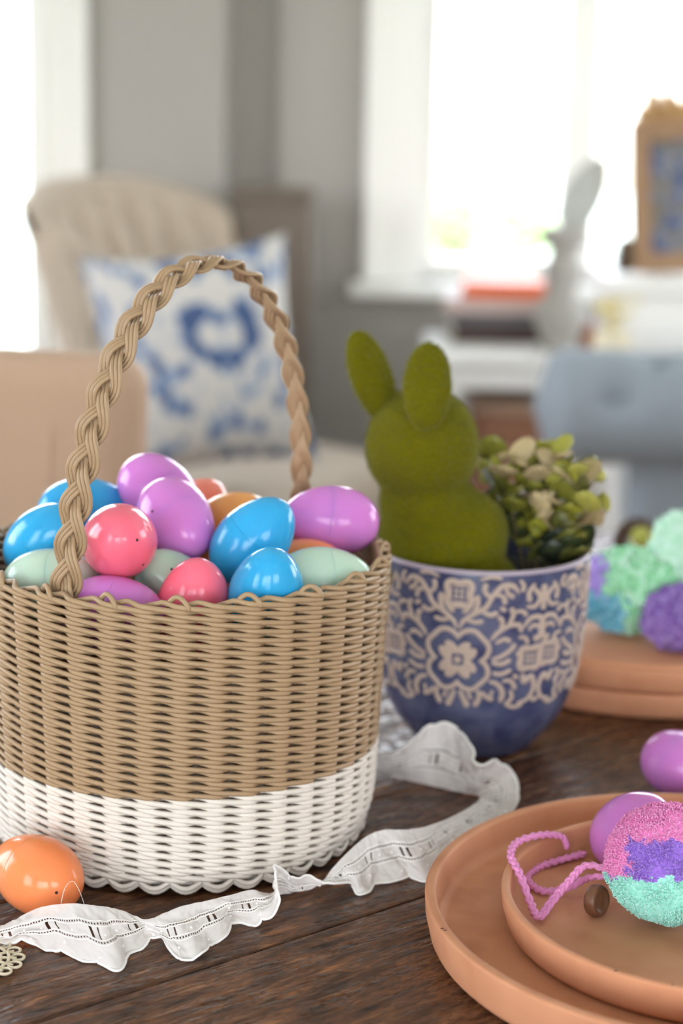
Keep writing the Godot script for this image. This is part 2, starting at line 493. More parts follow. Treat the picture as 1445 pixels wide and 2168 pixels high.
func basket() -> void:
	var o := thing("wicker_basket", "tan and white woven wicker basket with braided handle, full of eggs", "basket", BASKET)
	var tan_: Material = mats.brown_wicker
	var white: Material = mats.white_wicker
	for i in STAKES:
		var h0 := 0.0575
		var lo := PackedVector3Array()
		for k in 5:
			lo.append(on_basket(i + 0.5, lerpf(0.006, h0, k / 4.0)))
		var s := MB.new()
		s.tube(lo, 0.0017, 6)
		put("white_stake", s, white, o)
		var hi := PackedVector3Array()
		for k in 6:
			hi.append(on_basket(i + 0.5, lerpf(h0, 0.167, k / 5.0)))
		var s2 := MB.new()
		s2.tube(hi, 0.0017, 6)
		put("stake", s2, tan_, o)
	var pitch := 0.0050
	for row in 31:
		var h := 0.0112 + row * pitch
		var is_white := row < 10
		for s in 3:
			var path := PackedVector3Array()
			var per := 8
			for k in STAKES * per:
				var t := float(k) / per
				var p := fposmod(t - s, 3.0)
				# before two stakes and behind one; sinking while in front, rising behind
				var f := smoothstep(0.0, 0.5, p) * (1.0 - smoothstep(1.56, 2.06, p)) * 2.0 - 1.0
				var g := 1.0 - 2.0 * clampf((p - 0.1) / 1.85, 0.0, 1.0) if p < 2.04 else -1.0 + 2.0 * (p - 2.04) / 0.96
				path.append(on_basket(t, h + 0.00225 * g, 0.0028 * f))
			var m := MB.new()
			m.tube(path, 0.00168 if is_white else 0.00148, 7, true)
			put("white_strand" if is_white else "strand", m, white if is_white else tan_, o)
	# foot border: pairs of wires looping from stake to stake
	for i in STAKES:
		for w in 2:
			var p := PackedVector3Array()
			for k in 11:
				var q := k / 10.0
				var sag := sin(PI * q)
				p.append(on_basket(i + q * 1.4, 0.0100 - 0.0078 * sag + w * 0.0027, 0.0034 * (-1.0 + 2.1 * pow(sag, 0.7)) + w * 0.0008))
			var m := MB.new()
			m.tube(p, 0.00155, 6)
			put("foot_loop", m, white, o)
	var fl := MB.new()
	for k in 16:
		var ring := PackedVector3Array()
		var r := 0.006 + 0.096 * k / 15.0
		for j in 60:
			ring.append(Vector3(sin(TAU * j / 60) * r, 0.006 + 0.0012 * sin(j * PI * 0.5 + k * PI), cos(TAU * j / 60) * r))
		fl.tube(ring, 0.0033, 5, true)
	put("base", fl, white, o)
	# rim: an upper rope and small loops where the stakes turn over
	for s in 3:
		var path := PackedVector3Array()
		for k in STAKES * 8:
			var p := fposmod(k / 8.0 - s, 3.0)
			var f := smoothstep(0.0, 0.5, p) * (1.0 - smoothstep(1.56, 2.06, p)) * 2.0 - 1.0
			var g := 1.0 - 2.0 * clampf((p - 0.1) / 1.85, 0.0, 1.0) if p < 2.04 else -1.0 + 2.0 * (p - 2.04) / 0.96
			path.append(on_basket(k / 8.0, 0.1660 + 0.0024 * g, 0.0028 * f))
		var m := MB.new()
		m.tube(path, 0.00155, 8, true)
		put("rim_strand", m, tan_, o)
	for i in 20:
		var p := PackedVector3Array()
		var t0 := i * STAKES / 20.0 + 0.45
		for k in 11:
			var q := k / 10.0
			p.append(on_basket(t0 + (q - 0.5) * 0.62, 0.1660 + 0.0062 * pow(sin(PI * q), 0.8), lerpf(-0.0032, 0.0036, q)))
		var m := MB.new()
		m.tube(p, 0.00145, 6)
		put("rim_loop", m, tan_, o)
	# handle: three strands of three wires, braided along an arch
	var dir := Vector3(-0.059, 0, 0.094).normalized()
	var side := Vector3(-dir.z, 0, dir.x)
	var line := PackedVector3Array()
	var wide := PackedVector3Array()
	var steps := 330
	for k in steps + 1:
		var a := PI * k / steps
		var ca := cos(a)
		var sa := pow(maxf(sin(a), 0.0), 0.9)
		line.append(dir * (ca * 0.1125) + Vector3(0.0045 + 0.0095 * pow(maxf(sin(a), 0.0), 0.6), 0.152 + 0.183 * sa, 0))
		wide.append(side.rotated(Vector3.UP, 0.0))
	var run := PackedFloat32Array([0.0])
	for k in steps:
		run.append(run[k] + line[k].distance_to(line[k + 1]))
	var turns := 7.6
	for s in 3:
		for w in 3:
			var p := PackedVector3Array()
			for k in range(0, steps + 1):
				var d := (line[mini(k + 1, steps)] - line[maxi(k - 1, 0)]).normalized()
				var up := wide[k].cross(d).normalized()
				var th := TAU * (run[k] / run[steps] * turns + s / 3.0)
				var slim := 1.0 - 0.36 * smoothstep(0.45, 0.8, run[k] / run[steps])
				var lat := 0.0064 * slim * sin(th)
				var dep := 0.0028 * slim * sin(2.0 * th)
				# the wires of a strand lie side by side across the strand
				var slope := 0.0064 * cos(th) * TAU * turns / run[steps]
				var across := Vector2(1.0, -slope).normalized()
				var o2 := (w - 1) * 0.00245
				p.append(line[k] + wide[k] * (lat + o2 * across.x) + up * dep + d * (o2 * across.y))
			var m := MB.new()
			m.tube(p, 0.00128, 7)
			put("handle_wire", m, tan_, o)

# ---------------------------------------------------------------- the eggs
func egg_half(front: bool, seam := 0.12) -> MB:
	# axis along y; the narrow end is +y
	var prof := PackedVector2Array()
	var n := 22
	var a := 0.0292
	var b := 0.0206
	var t0 := asin(seam)
	for k in n + 1:
		var th := lerpf(t0 if front else -PI / 2, PI / 2 if front else t0, float(k) / n)
		var y := sin(th)
		var r := b * cos(th) * (1.0 - 0.11 * y)
		prof.append(Vector2(maxf(r, 0.0), y * a))
	if front:
		prof.insert(0, Vector2(prof[0].x - 0.0002, prof[0].y + 0.00005))
		prof[1] = prof[1] + Vector2(0.0001, 0.0002)
	else:
		prof.append(prof[prof.size() - 1] + Vector2(-0.0002, -0.00003))
	var m := MB.new()
	m.lathe(prof, Vector3.ZERO, 40)
	return m

func eggs() -> void:
	var top := egg_half(true).mesh()
	var low := egg_half(false).mesh()
	var hole := MB.new()
	hole.ball(Vector3.ZERO, Vector3(0.0009, 0.0003, 0.0009), Basis(), 5, 10)
	var hole_mesh := hole.mesh()
	var dark := mat("vent hole", rgb(70, 45, 40), 0.9)
	var colours := {
		"purple": rgb(209, 130, 209), "blue": rgb(52, 168, 224), "mint": rgb(190, 216, 198), "pink": rgb(253, 116, 140), "orange": rgb(252, 146, 92), "yellow orange": rgb(246, 172, 96), "coral": rgb(250, 150, 130)}
	var plastic := {}
	for k in colours:
		plastic[k] = mat(k + " plastic", colours[k], 0.16, {"subsurf_scatter_enabled": true, "subsurf_scatter_strength": 0.35, "metallic_specular": 0.42})
	var list := [
		["purple", "glossy purple plastic egg at the very top of the basket, rearmost", Vector3(-0.1099, 0.9511, -1.0624), Vector3(0.766, -0.445, 0.463), []],
		["purple", "purple plastic egg in the middle of the basket, above the pale mint egg", Vector3(-0.0950, 0.9468, -1.0115), Vector3(0.514, -0.437, 0.738), [Vector3(-0.62, 0.38, 0.68)]],
		["blue", "blue plastic egg half hidden behind the basket handle, beside the topmost purple egg", Vector3(-0.1560, 0.9385, -1.0638), Vector3(0.947, 0.050, -0.319), []],
		["blue", "blue plastic egg at the left side of the basket, above a mint egg", Vector3(-0.1706, 0.9332, -1.0054), Vector3(0.599, 0.683, 0.418), []],
		["mint", "mint green plastic egg at the left basket rim, left of the handle foot", Vector3(-0.1600, 0.9190, -0.9640), Vector3(0.971, 0.165, 0.172), []],
		["pink", "bright pink plastic egg just right of the basket handle, seen end on", Vector3(-0.1207, 0.9484, -0.9513), Vector3(0.148, 0.320, 0.936), [Vector3(0.45, 0.237, 0.859), Vector3(0.67, -0.475, 0.57)]],
		["purple", "low purple plastic egg under the bright pink one at the front rim", Vector3(-0.1225, 0.9124, -0.9333), Vector3(0.979, 0.065, 0.192), []],
		["mint", "pale mint plastic egg with dark vent dots between the two pink eggs", Vector3(-0.0942, 0.9125, -0.9824), Vector3(-0.440, 0.757, 0.483), [Vector3(0.03, 0.68, 0.73), Vector3(-0.4, 0.055, 0.91)]],
		["pink", "small salmon pink egg standing narrow end up at the front rim", Vector3(-0.0795, 0.9145, -0.9440), Vector3(0.132, 0.945, 0.298), []],
		["blue", "big tilted blue plastic egg in the centre right of the basket", Vector3(-0.0498, 0.9403, -0.9918), Vector3(0.647, 0.762, 0.031), []],
		["blue", "blue plastic egg low at the front rim, below the big tilted blue egg", Vector3(-0.0400, 0.9235, -0.9408), Vector3(0.188, 0.886, 0.425), []],
		["purple", "purple plastic egg lying on its side at the right end of the basket", Vector3(-0.0060, 0.9408, -1.0450), Vector3(-0.975, 0.142, 0.173), []],
		["mint", "mint green plastic egg lying at the right front rim under a purple egg", Vector3(-0.0095, 0.9200, -0.9770), Vector3(0.977, 0.024, -0.212), []],
		["yellow orange", "yellow orange plastic egg mostly hidden behind the big tilted blue egg", Vector3(-0.0666, 0.9300, -1.0691), Vector3(0.761, 0.459, 0.458), []],
		["coral", "coral plastic egg peeping out behind the purple eggs at the back rim", Vector3(-0.0955, 0.9260, -1.1062), Vector3(0.620, 0.689, -0.375), []],
		["orange", "orange plastic egg showing as a sliver between blue, purple and mint eggs", Vector3(-0.0235, 0.9138, -1.0198), Vector3(0.802, 0.425, 0.421), []],
		["orange", "orange plastic egg deep in the basket below the middle purple egg", Vector3(-0.0755, 0.9105, -1.0264), Vector3(0.343, 0.840, 0.421), []],
		["orange", "orange plastic egg lying on the table in front of the basket", Vector3(-0.1585, 0.7806, -0.8880), Vector3(-0.72, 0.06, -0.62), [Vector3(0.52, 0.02, 0.85)]],
		["purple", "purple plastic egg lying on bare table behind the front plates", Vector3(0.2170, 0.7806, -1.0700), Vector3(0.45, 0.05, 0.85), []],
		["purple", "purple plastic egg lying on the small front plate behind the pompom", Vector3(0.1650, 0.7945, -0.9300), Vector3(0.35, 0.62, 0.5), []],
	]
	for e in list:
		var kind: String = e[0]
		var o := thing("plastic_egg", e[1], "egg", e[2], 0.0, "plastic Easter eggs in the basket" if list.find(e) < 17 else "")
		var y: Vector3 = (e[3] as Vector3).normalized()
		var x := y.cross(Vector3(0.21, 0.35, 0.91)).normalized()
		o.basis = Basis(x, y, x.cross(y))
		put("narrow_half", top, plastic[kind], o)
		put("wide_half", low, plastic[kind], o)
		# small vent holes where the shell shows them, given as directions from the egg's middle
		for d in e[4]:
			var q: Vector3 = o.basis.inverse() * (d as Vector3).normalized()
			var lo_ := 0.0
			var hi_ := 0.04
			for it in 20:
				var mid := (lo_ + hi_) / 2
				var yy := clampf(q.y * mid / 0.0292, -1.0, 1.0)
				if absf(q.y * mid) < 0.0292 and Vector2(q.x, q.z).length() * mid < 0.0206 * sqrt(1 - yy * yy) * (1.0 - 0.11 * yy):
					lo_ = mid
				else:
					hi_ = mid
			var h := put("vent_hole", hole_mesh, dark, o)
			q *= lo_
			h.position = q
			h.basis = Basis(Quaternion(Vector3.UP, Vector3(q.x / 0.0004, q.y / 0.00085, q.z / 0.0004).normalized()))

# ---------------------------------------------------------------- the lace ribbon
func lace() -> void:
	var o := thing("lace_ribbon", "long white cotton lace ribbon trailing across the table around the basket", "ribbon")
	var st := [
		[Vector3(-0.1764, 0.7740, -0.8308), Vector3(-0.1785, 0.7630, -0.8399)],
		[Vector3(-0.1638, 0.7760, -0.8395), Vector3(-0.1603, 0.7620, -0.8454)],
		[Vector3(-0.1504, 0.7820, -0.8433), Vector3(-0.1400, 0.7610, -0.8394)],
		[Vector3(-0.1350, 0.7850, -0.8432), Vector3(-0.1217, 0.7608, -0.8288)],
		[Vector3(-0.1228, 0.7830, -0.8464), Vector3(-0.1069, 0.7608, -0.8209)],
		[Vector3(-0.1114, 0.7800, -0.8494), Vector3(-0.1004, 0.7610, -0.8396)],
		[Vector3(-0.1023, 0.7730, -0.8563), Vector3(-0.0927, 0.7630, -0.8502)],
		[Vector3(-0.0955, 0.7720, -0.8543), Vector3(-0.0868, 0.7640, -0.8474)],
		[Vector3(-0.0866, 0.7740, -0.8582), Vector3(-0.0769, 0.7610, -0.8324)],
		[Vector3(-0.0772, 0.7760, -0.8623), Vector3(-0.0678, 0.7610, -0.8375)],
		[Vector3(-0.0654, 0.7770, -0.8675), Vector3(-0.0583, 0.7620, -0.8554)],
		[Vector3(-0.0545, 0.7770, -0.8743), Vector3(-0.0496, 0.7630, -0.8729)],
		[Vector3(-0.0440, 0.7760, -0.8834), Vector3(-0.0389, 0.7610, -0.8742)],
		[Vector3(-0.0369, 0.7700, -0.8932), Vector3(-0.0281, 0.7740, -0.8734)],
		[Vector3(-0.0292, 0.7630, -0.9068), Vector3(-0.0315, 0.7840, -0.8926)],
		[Vector3(-0.0171, 0.7610, -0.9153), Vector3(-0.0170, 0.7720, -0.9065)],
		[Vector3(-0.0068, 0.7660, -0.9165), Vector3(-0.0016, 0.7680, -0.9124)],
		[Vector3(-0.0002, 0.7730, -0.9218), Vector3(0.0089, 0.7630, -0.9226)],
		[Vector3(0.0099, 0.7790, -0.9342), Vector3(0.0141, 0.7608, -0.9137)],
		[Vector3(0.0191, 0.7820, -0.9455), Vector3(0.0268, 0.7608, -0.9296)],
		[Vector3(0.0280, 0.7830, -0.9510), Vector3(0.0407, 0.7608, -0.9365)],
		[Vector3(0.0381, 0.7810, -0.9563), Vector3(0.0526, 0.7608, -0.9340)],
		[Vector3(0.0494, 0.7780, -0.9674), Vector3(0.0615, 0.7610, -0.9531)],
		[Vector3(0.0611, 0.7750, -0.9836), Vector3(0.0667, 0.7630, -0.9760)],
		[Vector3(0.0729, 0.7720, -1.0036), Vector3(0.0816, 0.7630, -0.9934)],
		[Vector3(0.0842, 0.7700, -1.0239), Vector3(0.1002, 0.7620, -1.0219)],
		[Vector3(0.0888, 0.7660, -1.0424), Vector3(0.1132, 0.7650, -1.0501)],
		[Vector3(0.0908, 0.7620, -1.0563), Vector3(0.1106, 0.7730, -1.0671)],
		[Vector3(0.0900, 0.7608, -1.0600), Vector3(0.1026, 0.7830, -1.0619)],
		[Vector3(0.0863, 0.7606, -1.0627), Vector3(0.0872, 0.7880, -1.0471)],
		[Vector3(0.0776, 0.7606, -1.0669), Vector3(0.0805, 0.7960, -1.0713)],
		[Vector3(0.0660, 0.7606, -1.0735), Vector3(0.0721, 0.7970, -1.0881)],
		[Vector3(0.0542, 0.7606, -1.0801), Vector3(0.0607, 0.7970, -1.0892)],
		[Vector3(0.0423, 0.7606, -1.0876), Vector3(0.0480, 0.7890, -1.0806)],
		[Vector3(0.0303, 0.7606, -1.0944), Vector3(0.0357, 0.7780, -1.0829)],
		[Vector3(0.0181, 0.7606, -1.1021), Vector3(0.0207, 0.7770, -1.0933)],
	]
	# stations -> fine samples along the ribbon
	var hem := PackedVector3Array()
	var edge := PackedVector3Array()
	for s in st:
		hem.append(s[0])
		edge.append(s[1])
	var hs := spline(hem, 40)
	var es := spline(edge, 40)
	var run := PackedFloat32Array([0.0])
	for k in hs.size() - 1:
		run.append(run[k] + ((hs[k] + es[k]) * 0.5).distance_to((hs[k + 1] + es[k + 1]) * 0.5))
	var total := run[run.size() - 1]
	var step := 0.00075
	var n := int(total / step)
	var cols := 37
	var rows := []
	var holes := {}
	var rim := PackedVector3Array()
	var dots := MB.new()
	var seams := [MB.new(), MB.new()]
	var lines := [PackedVector3Array(), PackedVector3Array(), PackedVector3Array(), PackedVector3Array()]
	var wob := noise(1.0, 2, FastNoiseLite.TYPE_SIMPLEX_SMOOTH, 14)
	var at := 0
	for i in n + 1:
		var d := minf(i * step, total - 1e-5)
		while at < run.size() - 2 and run[at + 1] < d:
			at += 1
		var f := (d - run[at]) / maxf(run[at + 1] - run[at], 1e-6)
		var a := hs[at].lerp(hs[at + 1], f)
		var b := es[at].lerp(es[at + 1], f)
		var along := (hs[at + 1] + es[at + 1] - hs[at] - es[at]).normalized()
		var nrm := along.cross(b - a).normalized()
		# scallops: the outer edge swings out and in
		var ph := fposmod(d / 0.0185, 1.0)
		var bump := pow(absf(sin(PI * ph)), 0.6)
		b += (b - a).normalized() * (0.0030 * bump - 0.0016)
		var row := PackedVector3Array()
		for j in cols:
			var q := float(j) / (cols - 1)
			var p := a.lerp(b, q)
			var ripple := (0.0013 * sin(TAU * d / 0.0185 + 0.6) + 0.0024 * wob.get_noise_2d(d * 55.0, q * 0.8)) * q * q + 0.0034 * wob.get_noise_2d(d * 34.0 + 40.0, q * 1.4) * sin(PI * q) + 0.0009 * wob.get_noise_2d(d * 120.0, q * 3.0 + 9.0)
			p += nrm * ripple
			p.y = maxf(p.y, 0.7606)
			row.append(p)
			if q == 1.0:
				rim.append(p)
		rows.append(row)
		for s in 2:
			lines[2 * s].append(row[[9, 19][s]])
			lines[2 * s + 1].append(row[[12, 22][s]])
		# two drawn-thread lines of small holes, and pairs of slits between them
		for j in [10, 20]:
			if i % 2 == 0:
				holes[i * 4096 + j] = true
		var u := fposmod(d, 0.0245)
		if (u > 0.010 and u < 0.0112) or (u > 0.0140 and u < 0.0152):
			for j in range(12, 19):
				holes[i * 4096 + j] = true
		if i % 12 == 6:
			var k := int(i / 12.0)
			if fposmod(d, 0.0245) < 0.008 or fposmod(d, 0.0245) > 0.018:
				dots.ball(row[16] + nrm * 0.0002, Vector3.ONE * 0.00075, Basis(), 4, 6)
			if k % 2 == 0:
				dots.ball(row[[27, 31][(k / 2) % 2]] + nrm * 0.0002, Vector3.ONE * 0.00085, Basis(), 4, 6)
	var cloth := MB.new()
	cloth.grid(rows, false, false, false, Vector2(1, 1), Vector2.ZERO, holes)
	put("cloth", cloth, mats.lace, o)
	var tr := MB.new()
	tr.tube(rim, 0.00075, 6)
	put("scalloped_edge", tr, mats.thread, o)
	for s in 4:
		var h := MB.new()
		h.tube(lines[s], 0.00032, 4)
		put("hemstitch", h, mats.thread, o)
	var dd := put("embroidered_dots", dots, mats.thread, o)
	dd.set_meta("kind", "stuff")
	var th := MB.new()
	th.tube(spline(PackedVector3Array([Vector3(-0.1385, 0.784, -0.8455), Vector3(-0.1375, 0.789, -0.853), Vector3(-0.1345, 0.7905, -0.858), Vector3(-0.131, 0.787, -0.856), Vector3(-0.127, 0.783, -0.8475)]), 6), 0.00013, 4)
	put("loose_thread", th, mats.thread, o)
	# a scrap of crochet edging
	var c := thing("crochet_trim", "small piece of ecru crochet edging on the table at the lower left corner", "trim", Vector3(-0.1755, 0.7605, -0.8265), 0.2)
	for k in 9:
		var sp := MB.new()
		var a := deg_to_rad(-75.0 + 26.0 * k)
		sp.tube(PackedVector3Array([Vector3(0.002 * cos(a), 0.001, 0.002 * sin(a)), Vector3(0.008 * cos(a), 0.0018, 0.008 * sin(a)), Vector3(0.0172 * cos(a), 0.001, 0.0172 * sin(a))]), 0.00085, 6)
		put("spoke", sp, mats.ecru, c)
	for r in [0.0055, 0.0095, 0.0135]:
		var ring := PackedVector3Array()
		for k in 40:
			var a := TAU * k / 40
			ring.append(Vector3(cos(a) * r, 0.0014 + 0.0005 * sin(k * 2.0), sin(a) * r))
		var m := MB.new()
		m.tube(ring, 0.0009, 6, true)
		put("ring", m, mats.ecru, c)
	for k in 14:
		var a := TAU * k / 14
		var ring := PackedVector3Array()
		for q in 14:
			var b := TAU * q / 14
			ring.append(Vector3(cos(a) * 0.0178, 0.001, sin(a) * 0.0178) + Vector3(cos(b), 0, sin(b)) * 0.0032)
		var m := MB.new()
		m.tube(ring, 0.0008, 5, true)
		put("picot", m, mats.ecru, c)

# ---------------------------------------------------------------- the pot
const POT_PROFILE := [[0.0, 0.037], [0.004, 0.0410], [0.012, 0.0475], [0.025, 0.0568], [0.040, 0.0635], [0.055, 0.0672], [0.075, 0.0698], [0.095, 0.0713], [0.115, 0.0719], [0.137, 0.0722]]

func pot_radius(h: float) -> float:
	for k in POT_PROFILE.size() - 1:
		if h <= POT_PROFILE[k + 1][0]:
			var a: float = POT_PROFILE[maxi(k - 1, 0)][1]
			var d: float = POT_PROFILE[mini(k + 2, POT_PROFILE.size() - 1)][1]
			return cubic_interpolate(POT_PROFILE[k][1], POT_PROFILE[k + 1][1], a, d, clampf((h - POT_PROFILE[k][0]) / (POT_PROFILE[k + 1][0] - POT_PROFILE[k][0]), 0, 1))
	return POT_PROFILE[POT_PROFILE.size() - 1][1]

# u, v in millimetres from the middle of flower number q; out in metres
func on_pot(q: int, u: float, v: float, out: float) -> Vector3:
	var h := clampf(0.0785 + v * 0.001, 0.001, 0.1365)
	var a := deg_to_rad(-15.0 + 90.0 * q) + u * 0.001 / 0.0712
	var r := pot_radius(h) + out
	return Vector3(sin(a) * r, h, cos(a) * r)

func relief_stroke(m: MB, q: int, pts: Array, w0: float, w1: float, closed := false) -> void:
	var p := PackedVector3Array()
	for s in pts:
		p.append(Vector3(s[0], s[1], 0))
	if not closed:
		p = spline(p, 6)
	var n := p.size()
	var rows := []
	for i in n:
		var d := (p[(i + 1) % n] - p[(i - 1 + n) % n]).normalized() if closed else (p[mini(i + 1, n - 1)] - p[maxi(i - 1, 0)]).normalized()
		var s := Vector3(-d.y, d.x, 0)
		var f := float(i) / (n - 1)
		var w := lerpf(w0, w1, f) * (1.0 if closed else 1.18)
		if not closed:
			w *= sqrt(maxf(minf(1.0, minf(f, 1 - f) * 7.0), 0.02))
		var row := PackedVector3Array()
		for k in 7:
			var x := -1.0 + k / 3.0
			var e := p[i] + s * (x * w * 0.5)
			row.append(on_pot(q, e.x, e.y, 0.00085 * sqrt(maxf(0.0, 1.0 - pow(absf(x), 3.0))) - 0.0001))
		rows.append(row)
	m.grid(rows, closed, false)

func relief_blob(m: MB, q: int, c: Vector2, outline: Callable) -> void:
	var rows := []
	for i in 5:
		var s := [0.02, 0.5, 0.8, 0.93, 1.0][i] as float
		var z := [0.0009, 0.0009, 0.00085, 0.0006, -0.0001][i] as float
		var ring := PackedVector3Array()
		for j in 28:
			var a := TAU * j / 28
			var r: float = outline.call(a)
			ring.append(on_pot(q, c.x + cos(a) * r * s, c.y + sin(a) * r * s, z))
		rows.append(ring)
	m.grid(rows, false, true)

func pot() -> void:
	var o := thing("flower_pot", "blue and cream patterned ceramic pot with a moss rabbit and leaves in it", "pot", POT)
	var prof := PackedVector2Array([Vector2(0, 0.0005), Vector2(0.033, 0.0), Vector2(0.037, 0.0005)])
	for k in 41:
		var h := 0.001 + 0.1345 * k / 40.0
		prof.append(Vector2(pot_radius(h), h))
	prof.append(Vector2(0.0718, 0.1362))
	prof.append(Vector2(0.0705, 0.1370))
	prof.append(Vector2(0.0690, 0.1366))
	prof.append(Vector2(0.0682, 0.1350))
	for k in 12:
		var h := 0.132 - 0.122 * k / 11.0
		prof.append(Vector2(pot_radius(h) - 0.0042, h))
	prof.append(Vector2(0, 0.009))
	var b := MB.new()
	b.lathe(prof, Vector3.ZERO, 96)
	put("body", b, mats.blue_glaze, o)
	var rim := MB.new()
	var ring := PackedVector3Array()
	for j in 96:
		ring.append(Vector3(sin(TAU * j / 96) * 0.0706, 0.1362, cos(TAU * j / 96) * 0.0706))
	rim.tube(ring, 0.0019, 8, true)
	put("rim", rim, mat("lilac rim glaze", rgb(176, 162, 176), 0.3), o)
	var m := MB.new()
	var petal := func(a: float) -> float: return 5.6 + 0.9 * cos(2.0 * a)
	var round_ := func(_a: float) -> float: return 2.5
	var lobe := func(_a: float) -> float: return 5.0
	var dot := func(_a: float) -> float: return 1.5
	for q in 4:
		# the flower: four split petals, an eye and a wavy outline
		relief_blob(m, q, Vector2.ZERO, round_)
		for k in 4:
			var a := PI / 4 + PI / 2 * k
			for s2 in [-1.0, 1.0]:
				var half := func(b2: float) -> float:
					var c2 := cos(b2 - a) / 5.6
					var d2 := sin(b2 - a) / 3.3
					return 1.0 / sqrt(c2 * c2 + d2 * d2)
				relief_blob(m, q, Vector2(cos(a), sin(a)) * 8.6 + Vector2(-sin(a), cos(a)) * (2.9 * s2), half)
		var outline := []
		for k in 72:
			var a := TAU * k / 72
			var r := 15.2 + 9.0 * pow(absf(sin(2.0 * a)), 0.75) - 2.2 * pow(absf(sin(2.0 * a)), 8.0)
			outline.append([cos(a) * r, sin(a) * r])
		relief_stroke(m, q, outline, 3.5, 3.5, true)
		# quatrefoil over the flower and the pair of square flowers between two flowers
		for c in [Vector2(0, 44), Vector2(48.5, 1), Vector2(63.3, 3)]:
			var k9 := 1.0 if c.x == 0 else 0.92
			var sq := []
			for k in 56:
				var a := TAU * k / 56
				var r: float = (8.4 - 1.5 * cos(4.0 * a)) * k9
				sq.append([c.x + cos(a) * r, c.y + sin(a) * r])
			relief_stroke(m, q, sq, 4.4 * k9, 4.4 * k9, true)
			for k in 4:
				var a := PI / 4 + PI / 2 * k
				relief_blob(m, q, c + Vector2(cos(a), sin(a)) * 2.5, dot)
			var fr := [[c.x - 4.8, c.y - 4.8], [c.x + 4.8, c.y - 4.8], [c.x + 4.8, c.y + 4.8], [c.x - 4.8, c.y + 4.8]]
			relief_stroke(m, q, fr, 0.9, 0.9, true)
		for s in [1.0, -1.0]:
			# stem up from the flower, with leaves on both sides
			relief_stroke(m, q, [[0.8 * s, 21], [3 * s, 26], [9 * s, 31], [17 * s, 36], [21 * s, 43], [27 * s, 50], [34 * s, 50], [38 * s, 45]], 2.6, 3.4)
			relief_stroke(m, q, [[9 * s, 31], [12 * s, 38], [11 * s, 44]], 2.2, 3.6)
			relief_stroke(m, q, [[14 * s, 34], [20 * s, 31], [25 * s, 33]], 2.2, 3.4)
			relief_stroke(m, q, [[20 * s, 42], [16 * s, 47], [17 * s, 52]], 2.2, 3.4)
			relief_stroke(m, q, [[22 * s, 45], [28 * s, 43], [29 * s, 38]], 2.2, 3.2)
			relief_stroke(m, q, [[5 * s, 28], [10 * s, 26], [16 * s, 27]], 2.0, 3.0)
			# spray beside the flower
			relief_stroke(m, q, [[21 * s, 14], [26 * s, 20], [33 * s, 24], [39 * s, 24], [41 * s, 19]], 2.6, 3.2)
			relief_stroke(m, q, [[27 * s, 21], [28 * s, 27], [25 * s, 30]], 2.2, 3.2)
			relief_stroke(m, q, [[32 * s, 24], [35 * s, 31], [33 * s, 36]], 2.2, 3.4)
			relief_stroke(m, q, [[24 * s, 12], [30 * s, 15], [34 * s, 13]], 2.2, 3.0)
			relief_stroke(m, q, [[22 * s, 1], [28 * s, 3], [35 * s, 8], [37 * s, 12]], 2.4, 3.2)
			relief_stroke(m, q, [[22 * s, -1], [29 * s, -2], [35 * s, 1]], 2.4, 3.2)
			relief_stroke(m, q, [[23 * s, -8], [29 * s, -9], [36 * s, -6]], 2.4, 3.2)
			# hooks and scrolls near the square flowers
			relief_stroke(m, q, [[42 * s, 22], [47 * s, 28], [54 * s, 28], [57 * s, 21], [53 * s, 14], [50 * s, 16]], 2.6, 4.0)
			relief_stroke(m, q, [[44 * s, -9], [46 * s, -15], [51 * s, -12], [54 * s, -20], [50 * s, -28], [42 * s, -30]], 4.2, 2.4)
			relief_stroke(m, q, [[43 * s, 36], [50 * s, 36], [53 * s, 42], [48 * s, 48]], 2.4, 3.2)
			relief_stroke(m, q, [[46 * s, 39], [45 * s, 45], [49 * s, 51]], 3.6, 2.4)
			relief_stroke(m, q, [[55 * s, 33], [56 * s, 40], [55 * s, 50]], 2.6, 3.4)
			# small leaves that fill the ground
			relief_stroke(m, q, [[29 * s, 50], [31 * s, 45], [35 * s, 43]], 2.0, 3.2)
			relief_stroke(m, q, [[38 * s, 54], [41 * s, 50], [40 * s, 46]], 2.0, 3.2)
			relief_stroke(m, q, [[13 * s, 54], [20 * s, 56], [27 * s, 55]], 1.8, 2.6)
			relief_stroke(m, q, [[2.5 * s, 32], [6 * s, 34], [7 * s, 38]], 1.8, 2.8)
			relief_stroke(m, q, [[36 * s, 33], [41 * s, 33], [44 * s, 30]], 2.0, 3.2)
			relief_stroke(m, q, [[26 * s, 36], [30 * s, 34]], 2.4, 2.8)
			relief_stroke(m, q, [[39 * s, 16], [44 * s, 15], [46 * s, 11]], 2.0, 3.0)
			relief_stroke(m, q, [[38 * s, 6], [41 * s, 2], [40 * s, -3]], 2.0, 3.0)
			relief_stroke(m, q, [[37 * s, -10], [41 * s, -12]], 2.4, 2.8)
			relief_stroke(m, q, [[7 * s, -22], [10 * s, -27]], 1.8, 2.6)
			relief_stroke(m, q, [[24 * s, -20], [23 * s, -24]], 1.8, 2.6)
			relief_stroke(m, q, [[46 * s, 20], [49 * s, 23], [53 * s, 22]], 2.0, 2.8)
			relief_stroke(m, q, [[53 * s, -27], [56 * s, -30]], 2.4, 3.0)
			# the fringe below
			relief_stroke(m, q, [[1.6 * s, -21], [4.4 * s, -27], [7.5 * s, -33]], 2.4, 4.4)
			relief_stroke(m, q, [[14 * s, -20], [15 * s, -26], [12 * s, -32]], 2.4, 4.0)
			relief_stroke(m, q, [[16 * s, -21], [20 * s, -25], [25 * s, -27]], 2.2, 3.6)
